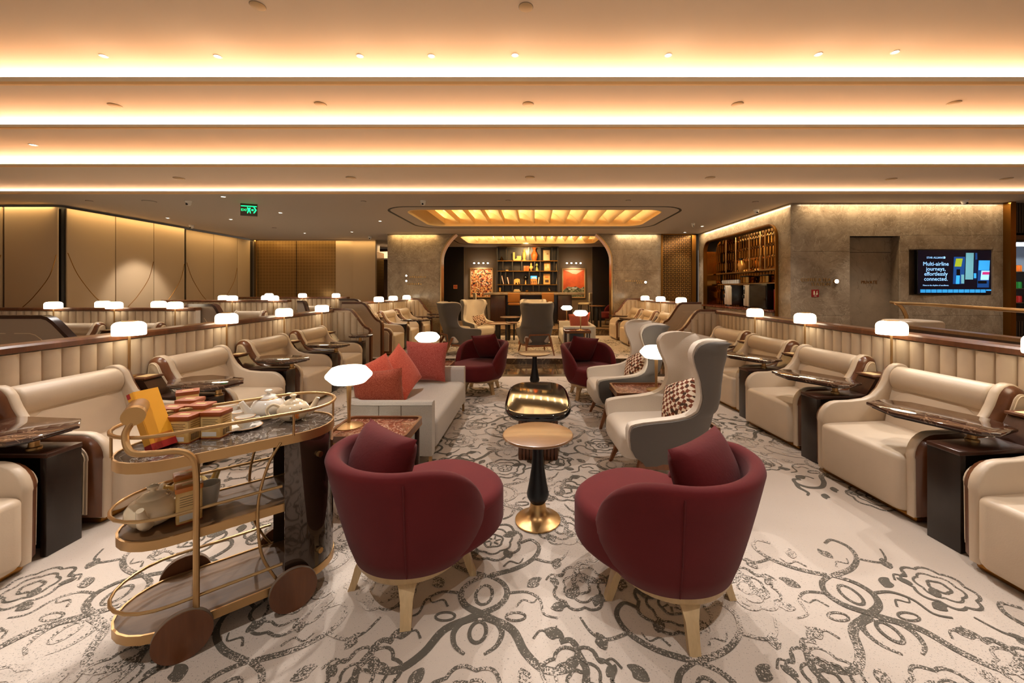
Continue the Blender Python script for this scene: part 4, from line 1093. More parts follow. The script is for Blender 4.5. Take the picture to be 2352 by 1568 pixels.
# ---- side tables and stone lamps
def make_side(label):
    t = thing('side_table', label, 'table')
    o = rrect(-.27, .27, -.21, .21, .04, 5); i = rrect(-.25, .25, -.19, .19, .03, 5)
    bm = nb(); plate(bm, o, [i], .465, .507); obj('tray_rim', bm, 'walnut', t); obj('marble_top', plate(nb(), i, [], .470, .490), 'marble_red', t)
    obj('brass_band', plate(nb(), [(p[0] * 1.004, p[1] * 1.004) for p in o], [i], .455, .465), 'brass_dark', t)
    for x in (-.235, .235):
        for y in (-.175, .175): obj('leg', bx(x - .015, x + .015, y - .015, y + .015, 0, .456, .003), 'walnut_dark', t)
    obj('drawer_box', bx(-.16, .12, -.16, .16, .03, .456, .004), 'espresso', t)
    obj('brass_corner', bx(.12, .15, -.165, .165, .03, .455, .006), 'brass_dark', t)
    return t
sd0 = make_side('walnut side table with red marble top before the grey sofa'); sd0.location = (-1.10, 2.76, 0); sd0['group'] = 'walnut side tables'
dup(sd0, (1.02, 3.82, 0), 0, 'walnut side table with red marble top between the two white wing chairs', 'walnut side tables')
dup(sd0, (-1.32, 5.06, 0), 0, 'walnut side table hidden behind the far end of the grey sofa', 'walnut side tables')
def make_stone(label):
    t = thing('stone_lamp', label, 'lamp')
    obj('foot', lathe(nb(), [(.092, 0), (.092, .006), (.05, .014), (.014, .028)], 36), 'champagne', t, smooth=50)
    obj('stem', lathe(nb(), [(.012, .02), (.011, .1), (.018, .31)], 20), 'champagne', t, smooth=50)
    obj('shade', lathe(nb(), [(.06, .30), (.108, .308), (.150, .350), (.153, .360), (.149, .370), (.112, .412), (.095, .418), (.0, .419)], 40), 'alabaster', t, smooth=40)
    return t
sl0 = make_stone('glowing faceted stone lamp on the side table before the sofa'); sl0.location = (-1.30, 2.79, .49); sl0['group'] = 'stone lamps'
dup(sl0, (1.16, 3.80, .49), 0, 'glowing faceted stone lamp between the two white wing chairs', 'stone lamps')
dup(sl0, (-1.34, 4.98, .49), 0, 'glowing faceted stone lamp behind the rose cushion at the sofa end', 'stone lamps')

# ---- wing chairs
def make_wing(label, inner='white_boucle', outer='grey_felt'):
    t = thing('wing_chair', label, 'armchair')
    def lerp(tab, z):           # cubic through the table
        n = len(tab)
        if z <= tab[0][0]: return tab[0][1]
        for k in range(n - 1):
            (a, v), (b, u) = tab[k], tab[k + 1]
            if z <= b:
                def sl(j):
                    if j <= 0 or j >= n - 1: return 0.
                    d0 = (tab[j][1] - tab[j - 1][1]) / (tab[j][0] - tab[j - 1][0]); d1 = (tab[j + 1][1] - tab[j][1]) / (tab[j + 1][0] - tab[j][0])
                    return 0. if d0 * d1 <= 0 else 2 * d0 * d1 / (d0 + d1)
                hh = b - a; s = (z - a) / hh; m0, m1 = sl(k) * hh, sl(k + 1) * hh
                return (2 * s ** 3 - 3 * s * s + 1) * v + (s ** 3 - 2 * s * s + s) * m0 + (3 * s * s - 2 * s ** 3) * u + (s ** 3 - s * s) * m1
        return tab[-1][1]
    TIP = [(.20, .26), (.30, .36), (.46, .385), (.50, .37), (.520, .28), (.535, .10), (.555, -.02), (.60, -.10), (.70, -.135), (.80, -.125), (.90, -.085), (.98, -.065), (1.04, -.09), (1.08, -.15), (1.11, -.24), (1.125, -.33)]
    BK = [(.20, -.23), (.5, -.29), (1.125, -.41)]
    WD = [(.20, .28), (.40, .335), (.55, .355), (.64, .34), (.76, .325), (.92, .345), (1.02, .352), (1.08, .335), (1.11, .305), (1.125, .27)]
    def ushape(z, off, tipadd):
        w_, tip, bk = lerp(WD, z) - off, lerp(TIP, z) + tipadd, lerp(BK, z) + off; r = min(w_ * .92, (tip - bk) * .9, .26); pts = []
        for k in range(9): pts.append((w_ - .0, tip + (bk + r - tip) * k / 8))
        for k in range(1, 9):
            a = R(90 * k / 9); pts.append((w_ - r + r * math.cos(a), bk + r - r * math.sin(a)))
        half = pts + [(w_ - r - (w_ - r) * k / 5, bk) for k in range(0, 6)]
        return half + [(-p[0], p[1]) for p in reversed(half[:-1])]
    ZS = [.20, .23, .27, .33, .40, .46, .49, .50, .51, .52, .528, .535, .543, .555, .57, .59, .61, .64, .67, .70, .75, .80, .85, .90, .94, .98, 1.01, 1.04, 1.06, 1.08, 1.095, 1.11, 1.118, 1.125]
    def zz(p, z): return z - .22 * max(0, -p[1] - .10) * max(0, (z - .75) / .35)
    def shell(o0, o1, ta, zs, zadd=0.):
        bm = nb(); rings = []
        for z in zs:
            a = ushape(z, o0, ta); b = ushape(z, o1, ta); rings.append([(p[0], p[1], zz(p, z) + zadd) for p in a] + [(p[0], p[1], zz(p, z) + zadd) for p in reversed(b)])
        loft(bm, rings); return fixn(bm)
    obj('outer_shell', shell(0, .024, 0, ZS), outer, t, smooth=60)
    obj('inner_lining', shell(.016, .085, .014, ZS[1:], .012), inner, t, smooth=60)
    bm = nb(); rounded_slab(bm, rrect(-.27, .27, -.22, .42, .08, 5), .23, .435, .06, 4); obj('seat', bm, inner, t, smooth=50)
    for s in (-1, 1):
        for (x0, y0, x1, y1, h) in ((.25, .27, .295, .36, .24), (.25, -.22, .29, -.40, .36)):
            b2 = nb(); rings = [[(s * x0 + i * .022, y0 + j * .026, h) for i, j in ((-1, -1), (1, -1), (1, 1), (-1, 1))], [(s * x1 + i * .011, y1 + j * .012, 0) for i, j in ((-1, -1), (1, -1), (1, 1), (-1, 1))]]
            loft(b2, rings); fixn(b2); obj('leg', b2, 'teak', t)
        obj('frame_rail', sweepv(nb(), [(s * .262, .29, .205), (s * .27, 0, .185), (s * .262, -.24, .215)], .03, .04, (1, 0, 0)), 'teak', t)
    obj('frame_rail', bx(-.25, .25, -.30, -.27, .17, .21), 'teak', t)
    # framed rear support
    obj('rear_frame', sweepv(nb(), [(-.262, -.30, .19), (-.20, -.315, .42), (.20, -.315, .42), (.262, -.30, .19)], .022, .035, (0, 1, 0)), 'teak', t)
    return t
wg0 = make_wing('large white and grey wing chair nearest the camera, on the right'); wg0.location = (1.02, 3.10, 0); wg0.rotation_euler = (0, 0, R(94)); wg0['group'] = 'wing chairs'
dup(wg0, (1.03, 4.44, 0), R(92), 'white and grey wing chair behind the near one, facing the sofa', 'wing chairs')
cushion(1.11, 3.06, .60, .33, .33, .13, face_rot((-.8, -.25, .5), 28), 'houndstooth', 'brown and cream patterned cushion in the nearest wing chair', 'patterned cushions')
cushion(1.12, 4.42, .60, .33, .33, .13, face_rot((-.8, -.25, .5), 28), 'houndstooth', 'brown and cream patterned cushion in the second wing chair', 'patterned cushions')
# wing chairs on the raised floor
for (x, y, a, lab) in ((.02, 8.42, 14, 'wing chair on the raised floor seen from behind, centre'), (-1.62, 8.42, -58, 'wing chair on the raised floor turned right, left of centre'),
                       (-1.45, 10.0, -138, 'cream wing chair on the raised floor facing the camera, at left'), (-.05, 10.1, 172, 'cream wing chair half hidden behind the centre rear wing chair')):
    dup(wg0, (x, y, ZP), R(a), lab, 'wing chairs')
cushion(-1.37, 9.93, ZP + .58, .36, .28, .12, face_rot((.5, -.75, .4), 8), 'houndstooth', 'patterned cushion in the rear cream wing chair at left', 'patterned cushions')
# low tables of the raised lounge
def low_table(x, y, z, r, h, label):
    t = thing('cafe_table', label, 'table', (x, y, z))
    obj('top', lathe(nb(), [(r - .02, h - .025), (r, h - .015), (r, h - .004), (r - .006, h), (0, h)], 36), 'table_wood', t)
    for a in (30, 150, 270): obj('leg', bx(-.05, .05, -.02, .02, 0, h - .02, .004, 2, Matrix.Rotation(R(a), 4, 'Z') @ Matrix.Translation((0, r * .38, 0))), 'black', t)
    return t
low_table(-.78, 9.15, ZP, .33, .58, 'round low table with black plank legs between the rear wing chairs')
low_table(-.65, 10.6, ZP, .27, .62, 'smaller round table farther back between the rear wing chairs')
tr = thing('round_tray', 'thin round tray lying on the rear low table', 'tray', (-.50, 9.12, ZP + .58)); obj('dish', lathe(nb(), [(.0, .001), (.14, .002), (.16, .016), (.163, .016), (.145, 0)], 28), 'walnut', tr); obj('handle', bx(-.02, .02, .15, .19, .006, .016, .003), 'walnut', tr)
so2 = make_sofa('pale sofa on the raised floor behind the right rear tub chair'); so2.location = (1.00, 9.55, ZP); so2.rotation_euler = (0, 0, R(90))
cushion(1.0, 8.98, ZP + .60, .44, .44, .14, face_rot((-.1, -.95, -.2), 6), 'cushion_rust', 'red cushion at the near end of the rear sofa', 'rear sofa cushions')
cushion(1.14, 9.36, ZP + .60, .42, .42, .14, face_rot((-.85, -.3, .4), 10), 'cushion_red', 'second red cushion leaning on the rear sofa back', 'rear sofa cushions')
dup(sd0, (.88, 8.28, ZP), R(0), 'walnut side table before the rear sofa', 'walnut side tables')
dup(sl0, (.96, 8.32, ZP + .49), 0, 'stone lamp on the side table before the rear sofa', 'stone lamps')
dup(sd0, (.90, 10.75, ZP), R(0), 'walnut side table beyond the rear sofa', 'walnut side tables')
dup(sl0, (.86, 10.7, ZP + .49), 0, 'stone lamp beyond the rear sofa', 'stone lamps')

# ================================================================= TEA TROLLEY
TA = R(40); TCX, TCY = -1.375, 1.845
tro = thing('tea_trolley', 'three-tier brass and wood tea trolley with round wheels, front left', 'trolley', (TCX, TCY, 0), TA)
SA, SR = .215, .19
def TW(u, v, z): p = Matrix.Translation((TCX, TCY, 0)) @ Matrix.Rotation(TA, 4, 'Z') @ Vector((u, v, z)); return p
def tray(z, mat, nm, band, ins=0.):
    o = stadium(SA, SR - ins); i = stadium(SA, SR - .008 - ins)
    f = obj(nm, plate(nb(), o, [i], z - band, z + .006), 'champagne', tro)
    obj('shelf_board', plate(nb(), i, [], z - .014, z), mat, f)
tray(.12, 'oak_tray', 'bottom_tray', .03); tray(.47, 'oak_tray', 'middle_tray', .03, .012); tray(.78, 'marble_trolley', 'top_tray', .036)
obj('top_rail', tube(nb(), [(p[0], p[1], .885) for p in stadium(SA, SR + .004)], .0075, 8, True), 'champagne', tro)
for x, y in ((SA - .02, -SR), (SA + SR, 0), (-SA - SR, .0), (SA - .02, SR)): obj('rail_post', tube(nb(), [(x, y, .78), (x, y, .885)], .005, 8), 'champagne', tro)
def half_rail(z):      # rail round the handle end, running to the curved hoops
    s = stadium(SA, SR + .004); pts = [(.15, SR + .004, z)] + [(p[0], p[1], z) for p in s[13:]] + [(.15, -SR - .004, z)]
    obj('guard_rail', tube(nb(), pts, .0065, 8), 'champagne', tro)
half_rail(.565); half_rail(.215)
for s in (-1, 1):
    y = s * (SR + .012); xu = -.145
    up = cat([(-.33, s * .125, .945), (-.35, s * .15, .90), (-.33, y, .845), (-.27, y, .825), (-.20, y, .815), (-.158, y, .78), (xu, y, .70), (xu, y, .5), (xu, y, .3), (xu, y, .13)], 6)
    obj('upright', tube(nb(), up, .0115, 10), 'champagne', tro)
    hp = cat([(.145, s * SR, .76), (.10, s * SR, .68), (.065, s * SR, .55), (.06, s * SR, .42), (.075, s * SR, .28), (.12, s * SR, .17), (.15, s * SR, .12)], 5)
    obj('side_hoop', tube(nb(), hp, .006, 8), 'champagne', tro)
obj('handle_grip', tube(nb(), [(-.33, -.105, .962), (-.33, .115, .962)], .034, 20), 'table_wood', tro)
for s in (-1, 1): obj('handle_cap', tube(nb(), [(-.33, s * .105 + .005, .962), (-.33, s * .145 + .005, .962)], .0355, 20), 'brass', tro)
# curved smoked panel wrapping the far end, wood lined inside
arc = [(SA + (SR - .004) * math.cos(R(a)), (SR - .004) * math.sin(R(a)), 0) for a in range(-90, 91, 9)]
arc = [(.16, -SR + .004, 0)] + arc + [(.16, SR - .004, 0)]
obj('end_panel', sweep(nb(), arc, [(0, .12), (.006, .12), (.006, .745), (0, .745)]), 'smoked_panel', tro, smooth=50)
obj('wood_lining', sweep(nb(), arc[5:-5], [(.012, .135), (.018, .135), (.018, .74), (.012, .74)]), 'walnut', tro, smooth=50)
for a in (-62, 62):
    for z in (.66, .20):
        c = Vector((SA + SR * math.cos(R(a)), SR * math.sin(R(a)), z)); d = Vector((math.cos(R(a)), math.sin(R(a)), 0)) * .012
        obj('stud', tube(nb(), [c - d * .5, c + d], .013, 16), 'brass', tro)
for x in (-.185, .19):
    for s in (-1, 1):
        wz = .094; y0 = s * (SR + .012)
        wh = obj('wheel', tube(nb(), [(x, y0, wz), (x, y0 + s * .026, wz)], wz, 36), 'walnut', tro, smooth=30)
        obj('tyre', tube(nb(), [(x, y0 + s * .004, wz), (x, y0 + s * .02, wz)], wz + .0005, 36), 'grey_cap', wh, smooth=30)
        obj('axle', tube(nb(), [(x, y0 - s * .03, wz), (x, y0, wz)], .012, 12), 'champagne', wh)

# ---- things on the trolley
def teapot(loc, rz, sc, mat, label, deco, lid_rim):
    t = thing('teapot', label, 'teapot', loc, rz, 'china teapots'); s = sc
    t.scale = (s, s, s)
    obj('body', lathe(nb(), [(.035, 0), (.042, .003), (.066, .018), (.080, .045), (.078, .068), (.062, .090), (.046, .098), (.040, .099)], 32), mat, t, smooth=60)
    l = obj('lid', lathe(nb(), [(.047, .097), (.046, .102), (.030, .113), (.012, .118), (.008, .122), (.009, .127), (.017, .132), (.018, .138), (.010, .144), (.0, .145)], 28), mat, t, smooth=60)
    obj('lid_rim', lathe(nb(), [(.046, .0965), (.0495, .098), (.046, .1005)], 28, ring=True), lid_rim, l)
    sp_ = cat([(.066, 0, .030), (.092, 0, .045), (.108, 0, .075), (.122, 0, .104)], 5); obj('spout', tube(nb(), sp_, [.024 - .013 * k / (len(sp_) - 1) for k in range(len(sp_))], 14), mat, t, smooth=60)
    hd = cat([(-.062, 0, .082), (-.095, 0, .100), (-.122, 0, .082), (-.118, 0, .050), (-.092, 0, .028), (-.070, 0, .030)], 5); obj('handle', tube(nb(), hd, .0075, 10), mat, t, smooth=60)
    for k, (az, z, r, m_) in enumerate(deco):      # painted sprigs, laid on the glaze
        rad = {.03: .075, .045: .0802, .055: .0808, .065: .0795}[z]
        d = Vector((math.cos(R(az)), math.sin(R(az)), 0)); c = Vector((0, 0, z)) + d * rad
        pet = [(r * (.72 + .28 * math.cos(5 * q)) * math.cos(q), r * (.72 + .28 * math.cos(5 * q)) * math.sin(q)) for q in [2 * PI * i / 20 for i in range(20)]]
        sx_ = Vector((-d.y, d.x, 0)); bm = nb(); vs = [bm.verts.new(c + sx_ * p[0] + Vector((0, 0, 1)) * p[1] - d * (p[0] ** 2 / .16 + p[1] ** 2 / .12 - .0012)) for p in pet]; bm.faces.new(vs)
        obj('painted_sprig', bm, m_, t, smooth=0)
    return t
ZT = .7805; ZM = .4705
pt = G(617, 956, ZT); teapot((pt.x, pt.y, ZT), R(-128), 1.0, 'glaze_white', 'plain white china teapot on the top of the trolley', [], 'gold_trim')
pt = G(672, 962, ZT); teapot((pt.x + .01, pt.y - .01, ZT), R(38), .92, 'glaze_cream', 'cream china teapot painted with orange flowers on top of the trolley', [(-60 - 30, .045, .02, 'flower_orange'), (-72 - 30, .03, .014, 'leaf_dark'), (-40 - 30, .065, .012, 'leaf_dark'), (-52 - 30, .03, .012, 'flower_orange')], 'glaze_cream')
pt = G(338, 1203, ZM); teapot((pt.x + .015, pt.y + .01, ZM), R(-62), 1.12, 'glaze_cream', 'cream china teapot with red rose on the middle tray, nearest the handle', [(-76, .03, .018, 'flower_red'), (-58, .03, .010, 'leaf_dark'), (-92, .055, .010, 'leaf_dark')], 'glaze_cream')
pt = G(368, 1165, ZM); teapot((pt.x + .07, pt.y + .07, ZM), R(60), .95, 'glaze_ivory', 'yellowish china teapot with dark blossoms behind the rose teapot', [(-60, .055, .016, 'flower_red'), (-40, .045, .014, 'leaf_dark'), (-75, .065, .012, 'leaf_dark')], 'glaze_ivory')
def tin(px, py, z, rz, label, w_=.092, d_=.075, h_=.106, lid='tin_lid', dx=0, dy=0):
    p = G(px, py, z); t = thing('tea_tin', label, 'tin', (p.x + dx, p.y + dy, z), rz, 'tea tins')
    obj('body', plate(nb(), rrect(-w_ / 2, w_ / 2, -d_ / 2, d_ / 2, .008, 3), [], .004, h_), 'tin_body', t)
    obj('foot_rim', plate(nb(), rrect(-w_ / 2 - .001, w_ / 2 + .001, -d_ / 2 - .001, d_ / 2 + .001, .008, 3), [], 0, .005), 'tin_lid', t)
    bm = nb(); rounded_slab(bm, rrect(-w_ / 2 - .003, w_ / 2 + .003, -d_ / 2 - .003, d_ / 2 + .003, .008, 3), h_ - .008, h_ + .012, .003, 2); l = obj('lid', bm, lid, t)
    obj('gilt_script', bx(-.022, .022, -.008, .008, h_ + .012, h_ + .0126), 'tin_body', l)
    for k in range(5): obj('print_line', bx(-w_ * .36, w_ * (.36 - .09 * (k % 2)), -d_ / 2 - .0006, -d_ / 2, h_ * (.80 - .07 * k), h_ * (.80 - .07 * k) + .0018), 'ink', t)
    obj('label_patch', bx(-w_ * .38, w_ * .30, -d_ / 2 - .0006, -d_ / 2, h_ * .10, h_ * .28), 'label_white', t)
    for k in range(7): obj('barcode_bar', bx(w_ / 2, w_ / 2 + .0006, -d_ * .30 + k * .006, -d_ * .30 + k * .006 + .003, h_ * .10, h_ * .36), 'ink', t)
    for k in range(3): obj('print_line', bx(w_ / 2, w_ / 2 + .0006, -d_ * .34, d_ * .3, h_ * (.82 - .09 * k), h_ * (.82 - .09 * k) + .0018), 'ink', t)
    return t
tin(424, 1012, ZT, R(2), 'gold tea tin with barcode, nearest the book on the trolley top')
tin(497, 1000, ZT, R(2), 'gold tea tin with white label, right front of the tin cluster')
tin(397, 990, ZT, R(4), 'gold tea tin directly beside the yellow book'); tin(462, 982, ZT, R(2), 'gold tea tin in the middle of the cluster on the trolley')
tin(437, 968, ZT, R(6), 'gold tea tin in the second row back of the cluster'); tin(427, 950, ZT, R(40), 'orange-lidded tea tin at the very back of the trolley top', h_=.115, dy=.0, dx=.01)
tin(434, 1192, ZM, R(44), 'upright gold tea tin with orange lid on the middle tray, in front', .085, .07, .14, 'tin_orange')
tin(415, 1170, ZM, R(44), 'upright gold tea tin with orange lid on the middle tray, at the back', .085, .07, .14, 'tin_orange', dy=.03)
p = G(477, 1160, ZM); tb = tag(obj('tumbler', lathe(nb(), [(.026, 0), (.034, .004), (.046, .075), (.047, .10), (.044, .10), (.042, .075), (.03, .012), (.0, .01)], 32), 'grey_cup', None, (p.x, p.y, ZM), smooth=50), 'plain grey tumbler on the middle tray of the trolley', 'cup')
def cup(px, py, label, rz, z=ZT, sc=1., saucer=True):
    p = G(px, py, z)
    if saucer:
        s = thing('saucer', 'gold-rimmed white saucer under the %s' % label, 'saucer', (p.x, p.y, z), 0, 'saucers')
        obj('dish', lathe(nb(), [(.03, 0), (.045, .002), (.07, .010), (.072, .0125), (.068, .012), (.043, .005), (.0, .004)], 36), 'glaze_white', s, smooth=60)
        obj('gilt_rim', lathe(nb(), [(.0695, .0115), (.0725, .0125), (.0695, .0133)], 36, ring=True), 'gold_trim', s)
    c = thing('teacup', label, 'cup', (p.x, p.y, z + (.0052 if saucer else 0)), rz, 'teacups'); c.scale = (sc,) * 3
    obj('bowl', lathe(nb(), [(.018, 0), (.02, .004), (.032, .018), (.040, .045), (.042, .052), (.039, .052), (.030, .02), (.0, .008)], 32), 'glaze_white', c, smooth=60)
    obj('handle', tube(nb(), cat([(.036, 0, .042), (.058, 0, .044), (.06, 0, .025), (.034, 0, .018)], 5), .0035, 8), 'glaze_white', c, smooth=60)
    obj('gilt_rim', lathe(nb(), [(.0405, .0518), (.0425, .0525), (.0395, .053)], 32, ring=True), 'gold_trim', c)
    return p
q = cup(563, 983, 'white teacup at the front of the trolley top', R(20)); cup(548, 968, 'white teacup just behind the front teacup', R(60), sc=.9); cup(520, 958, 'tall white teacup behind the tea tins', R(10), sc=1.3, saucer=False)
spn = thing('teaspoon', 'silver teaspoon lying on the front saucer', 'spoon', (q.x + .035, q.y - .045, ZT + .013), R(52)); obj('handle', tube(nb(), [(-.075, 0, .002), (-.02, 0, .001), (.02, 0, .003)], .0022, 8), 'chrome', spn); obj('bowl', lathe(nb(), [(.0, 0), (.009, .001), (.011, .004)], 14, (.033, 0, .001)), 'chrome', spn)
# thick yellow book leaning on the handle
bkm = Matrix.Translation((0, 0, 0))
pb = G(381, 1031, ZT)
bk = thing('book', 'thick yellow paperback leaning against the trolley handle', 'book', (pb.x, pb.y, ZT + .012), 0)
bk.rotation_euler = (Matrix.Rotation(R(-12), 4, 'Z') @ Matrix.Rotation(R(-25), 4, 'Y') @ Matrix.Rotation(R(0), 4, 'X')).to_euler()
obj('pages', bx(-.034, -.004, -.042, .042, .004, .252), 'paper', bk); obj('cover', bx(-.004, 0, -.045, .045, 0, .256), 'book_yellow', bk); obj('cover', bx(-.038, -.034, -.045, .045, 0, .256), 'book_yellow', bk)
obj('spine', bx(-.038, 0, -.047, -.043, 0, .256), 'book_yellow', bk)
obj('red_band', bx(-.0385, .0006, -.0476, .0455, 0, .028), 'book_red', bk); obj('cover_art', bx(0, .0006, -.03, .04, .03, .06), 'flower_orange', bk); obj('red_corner', bx(-.0386, -.02, -.0476, -.0432, .235, .2565), 'book_red', bk)

# ================================================================= LIBRARY BEYOND THE ARCH
sh = thing('bookshelf', 'dark wall shelving with ornaments beyond the arch', 'shelf', (0, 0, 0))
x0, x1 = LX(1144), LX(1280); YF = YB - .34
obj('back_board', bx(x0, x1, YB - .02, YB + .02, ZB, ZCL - .02), 'shelf_wood', sh)
SHZ = [LZ(599.5), LZ(622.5), LZ(653), LZ(669.5)]
for zz in SHZ: obj('shelf_board', bx(x0, x1, YF, YB - .02, zz - .03, zz), 'shelf_wood', sh); obj('brass_edge', bx(x0, x1, YF - .006, YF, zz - .03, zz), 'brass_dark', sh)
for a in (1144, 1280): obj('side_board', bx(LX(a) - .03, LX(a) + .03, YF, YB - .02, ZB, ZCL - .02), 'shelf_wood', sh)
dv_ = {0: (1164, 1215, 1241, 1267), 1: (1157, 1178, 1199, 1228, 1241, 1272), 2: (1152, 1163, 1180, 1216, 1240, 1269), 3: (1157, 1178, 1199, 1225, 1238)}
tops = [ZCL - .03] + [z - .03 for z in SHZ]
for r_, xs in dv_.items():
    for a in xs: obj('upright', bx(LX(a) - .02, LX(a) + .02, YF + .03, YB - .02, SHZ[r_], tops[r_]), 'shelf_wood', sh)
obj('lower_cabinet', bx(x0, x1, YF, YB - .02, ZB, LZ(671)), 'ebony', sh)
YO = YB - .18
def orn(name, px, row, bm, mat, label, cat_='ornament', yo=0.):
    return tag(obj(name, bm, mat, None, (LX(px), YO + yo, SHZ[row]), smooth=50), label, cat_, 'ornaments on the library shelves')
def cut(pts, th=.06):     # solid figure of real thickness from a front outline, in metres
    return plate(nb(), pts, [], -th / 2, th / 2, VERT)
u = 1 / 59.7
orn('sculpture', 1189, 0, cut([(-.14, 0), (.12, 0), (.14, .08), (.14, .18), (-.02, .18), (-.02, .10), (-.08, .06), (-.10, .10), (-.10, .32), (-.17, .32), (-.17, .06)], .08), 'amber', 'amber u-shaped abstract sculpture on the top library shelf')
orn('figurine', 1204.5, 0, lathe(nb(), [(.07, 0), (.075, .03), (.05, .06), (.065, .12), (.075, .22), (.06, .32), (.03, .36), (.038, .39), (.035, .42), (.012, .44), (.006, .46)], 16), 'amber', 'amber standing figurine on the top library shelf')
orn('vase', 1227.5, 0, lathe(nb(), [(.08, 0), (.085, .02), (.12, .14), (.135, .22), (.10, .30), (.055, .36), (.05, .44), (.085, .50), (.078, .50), (.045, .44)], 28), 'terracotta', 'tall terracotta vase on the top library shelf', 'vase')
def framed(px, row, w_, h_, label, face, marks):
    t = thing('framed_print', label, 'picture', (LX(px), YO, SHZ[row]), 0, 'framed prints on the library shelves'); t.rotation_euler = (R(-5), 0, 0)
    obj('frame', plate(nb(), [(-w_ / 2, 0), (w_ / 2, 0), (w_ / 2, h_), (-w_ / 2, h_)], [[(-w_ / 2 + .015, .015), (w_ / 2 - .015, .015), (w_ / 2 - .015, h_ - .015), (-w_ / 2 + .015, h_ - .015)]], -.012, .012, VERT), 'frame_gold', t)
    obj('print', bx(-w_ / 2 + .012, w_ / 2 - .012, .0, .008, .012, h_ - .012), face, t)
    for a, b, c, d, m_ in marks: obj('motif', bx(a * w_, b * w_, -.002, 0, c * h_, d * h_), m_, t)
framed(1255, 0, .26, .41, 'framed cream print on the top library shelf', 'bone', [(0, .3, .58, .72, 'frame_gold'), (-.3, .3, .8, .83, 'frame_gold')])
framed(1256.5, 1, .24, .33, 'framed amber print on the second library shelf', 'amber', [(-.3, -.1, .2, .5, 'bone'), (.0, .28, .3, .8, 'bone')])
framed(1255.5, 2, .26, .41, 'framed amber print with dark square on the third library shelf', 'amber', [(-.25, .28, .18, .42, 'ink'), (-.25, .25, .62, .72, 'terracotta')])
orn('stone', 1153, 0, lathe(nb(), [(.06, 0), (.08, .03), (.05, .09), (.02, .14), (.004, .17)], 7), 'brass_dark', 'small pointed golden stone at the left end of the top shelf')
orn('box', 1165.5, 1, bx(-.05, .05, -.04, .04, .13, .17, .008), 'amber', 'tiny amber box on the second library shelf', 'box').location.z -= .13
ob = thing('open_book', 'open orange book standing on the second library shelf', 'book', (LX(1209), YO, SHZ[1])); obj('left_cover', bx(-.10, -.006, -.01, .01, 0, .19, .003), 'terracotta', ob, (0, 0, 0), (0, 0, R(12))); obj('right_cover', bx(.006, .10, -.01, .01, 0, .19, .003), 'terracotta', ob, (0, 0, 0), (0, 0, R(-12)))
orn('bottle', 1220, 1, lathe(nb(), [(.03, 0), (.02, .02), (.05, .06), (.085, .12), (.07, .17), (.028, .20), (.034, .28), (.02, .33), (.004, .34)], 20), 'amber', 'amber long-necked bottle on the second library shelf', 'vase')
orn('figurine', 1233, 1, lathe(nb(), [(.07, 0), (.075, .03), (.04, .06), (.06, .09), (.03, .12), (.012, .16), (.05, .22), (.03, .25), (.018, .28), (.004, .31)], 16), 'verdigris', 'greenish dancing figurine on the second library shelf')
orn('candlestick', 1277, 1, lathe(nb(), [(.022, 0), (.026, .02), (.018, .06), (.026, .16), (.018, .24), (.006, .29)], 14), 'bone', 'pale candlestick at the right end of the second shelf')
for px, row, lean, h_, m_, nm in ((1158, 2, -14, .33, 'terracotta', 'slim orange book leaning at the left of the third shelf'), (1169.5, 2, -12, .27, 'terracotta', 'orange book leaning beside the slim one on the third shelf'), (1236, 2, 8, .27, 'amber', 'amber book leaning by the picture on the third shelf'), (1277.5, 2, 8, .24, 'bone', 'pale book at the right end of the third shelf')):
    b_ = thing('book', nm, 'book', (LX(px), YO, SHZ[row] + .008), 0, 'books on the library shelves'); b_.rotation_euler = (0, R(lean), 0)
    obj('cover', bx(-.02, .02, -.08, .09, 0, h_, .003), m_, b_); obj('pages', bx(-.015, .015, -.084, -.08, .006, h_ - .006), 'paper', b_)
el = [(-.11, 0), (-.06, 0), (-.05, .07), (0, .06), (.0, 0), (.045, 0), (.05, .08), (.075, .10), (.085, .02), (.11, .02), (.11, .12), (.10, .20), (.02, .22), (-.08, .20), (-.12, .16), (-.13, .08)]
orn('elephant_figure', 1188, 2, cut(el, .09), 'amber', 'amber elephant figure on the third library shelf')
gl = thing('globe_ornament', 'black globe on an amber stand on the third library shelf', 'ornament', (LX(1207.5), YO, SHZ[2]), 0, 'ornaments on the library shelves'); obj('stand', lathe(nb(), [(.035, 0), (.02, .03), (.03, .08), (.012, .12), (.01, .17)], 16), 'amber', gl)
obj('globe', lathe(nb(), [(.004, .165)] + [(.085 * math.sin(R(a)), .25 - .085 * math.cos(R(a))) for a in range(20, 180, 16)] + [(.002, .335)], 24), 'black_gloss', gl, smooth=60)
ms = thing('magazine', 'magazine with blue sky and palms facing out on the third shelf', 'magazine', (LX(1226), YO, SHZ[2])); ms.rotation_euler = (R(-6), 0, 0)
obj('cover', bx(-.12, .12, 0, .012, 0, .33), 'flower_orange', ms); obj('sky_band', bx(-.12, .12, -.001, 0, .22, .33), 'screen_cyan', ms); obj('cloud', bx(-.06, .09, -.002, 0, .24, .285), 'label_white', ms)
for k in range(3): obj('palm', plate(nb(), [(-.09 + k * .07, .01), (-.075 + k * .07, .01), (-.07 + k * .07, .10 + .02 * k), (-.11 + k * .07, .14), (-.10 + k * .07, .08)], [], .001, .003, VERT), 'leaf_dark', ms)
orn('candle', 1149.5, 3, lathe(nb(), [(.045, 0), (.045, .15), (.03, .165), (.0, .166)], 20), 'amber', 'amber pillar candle at the left of the lowest shelf', 'candle')
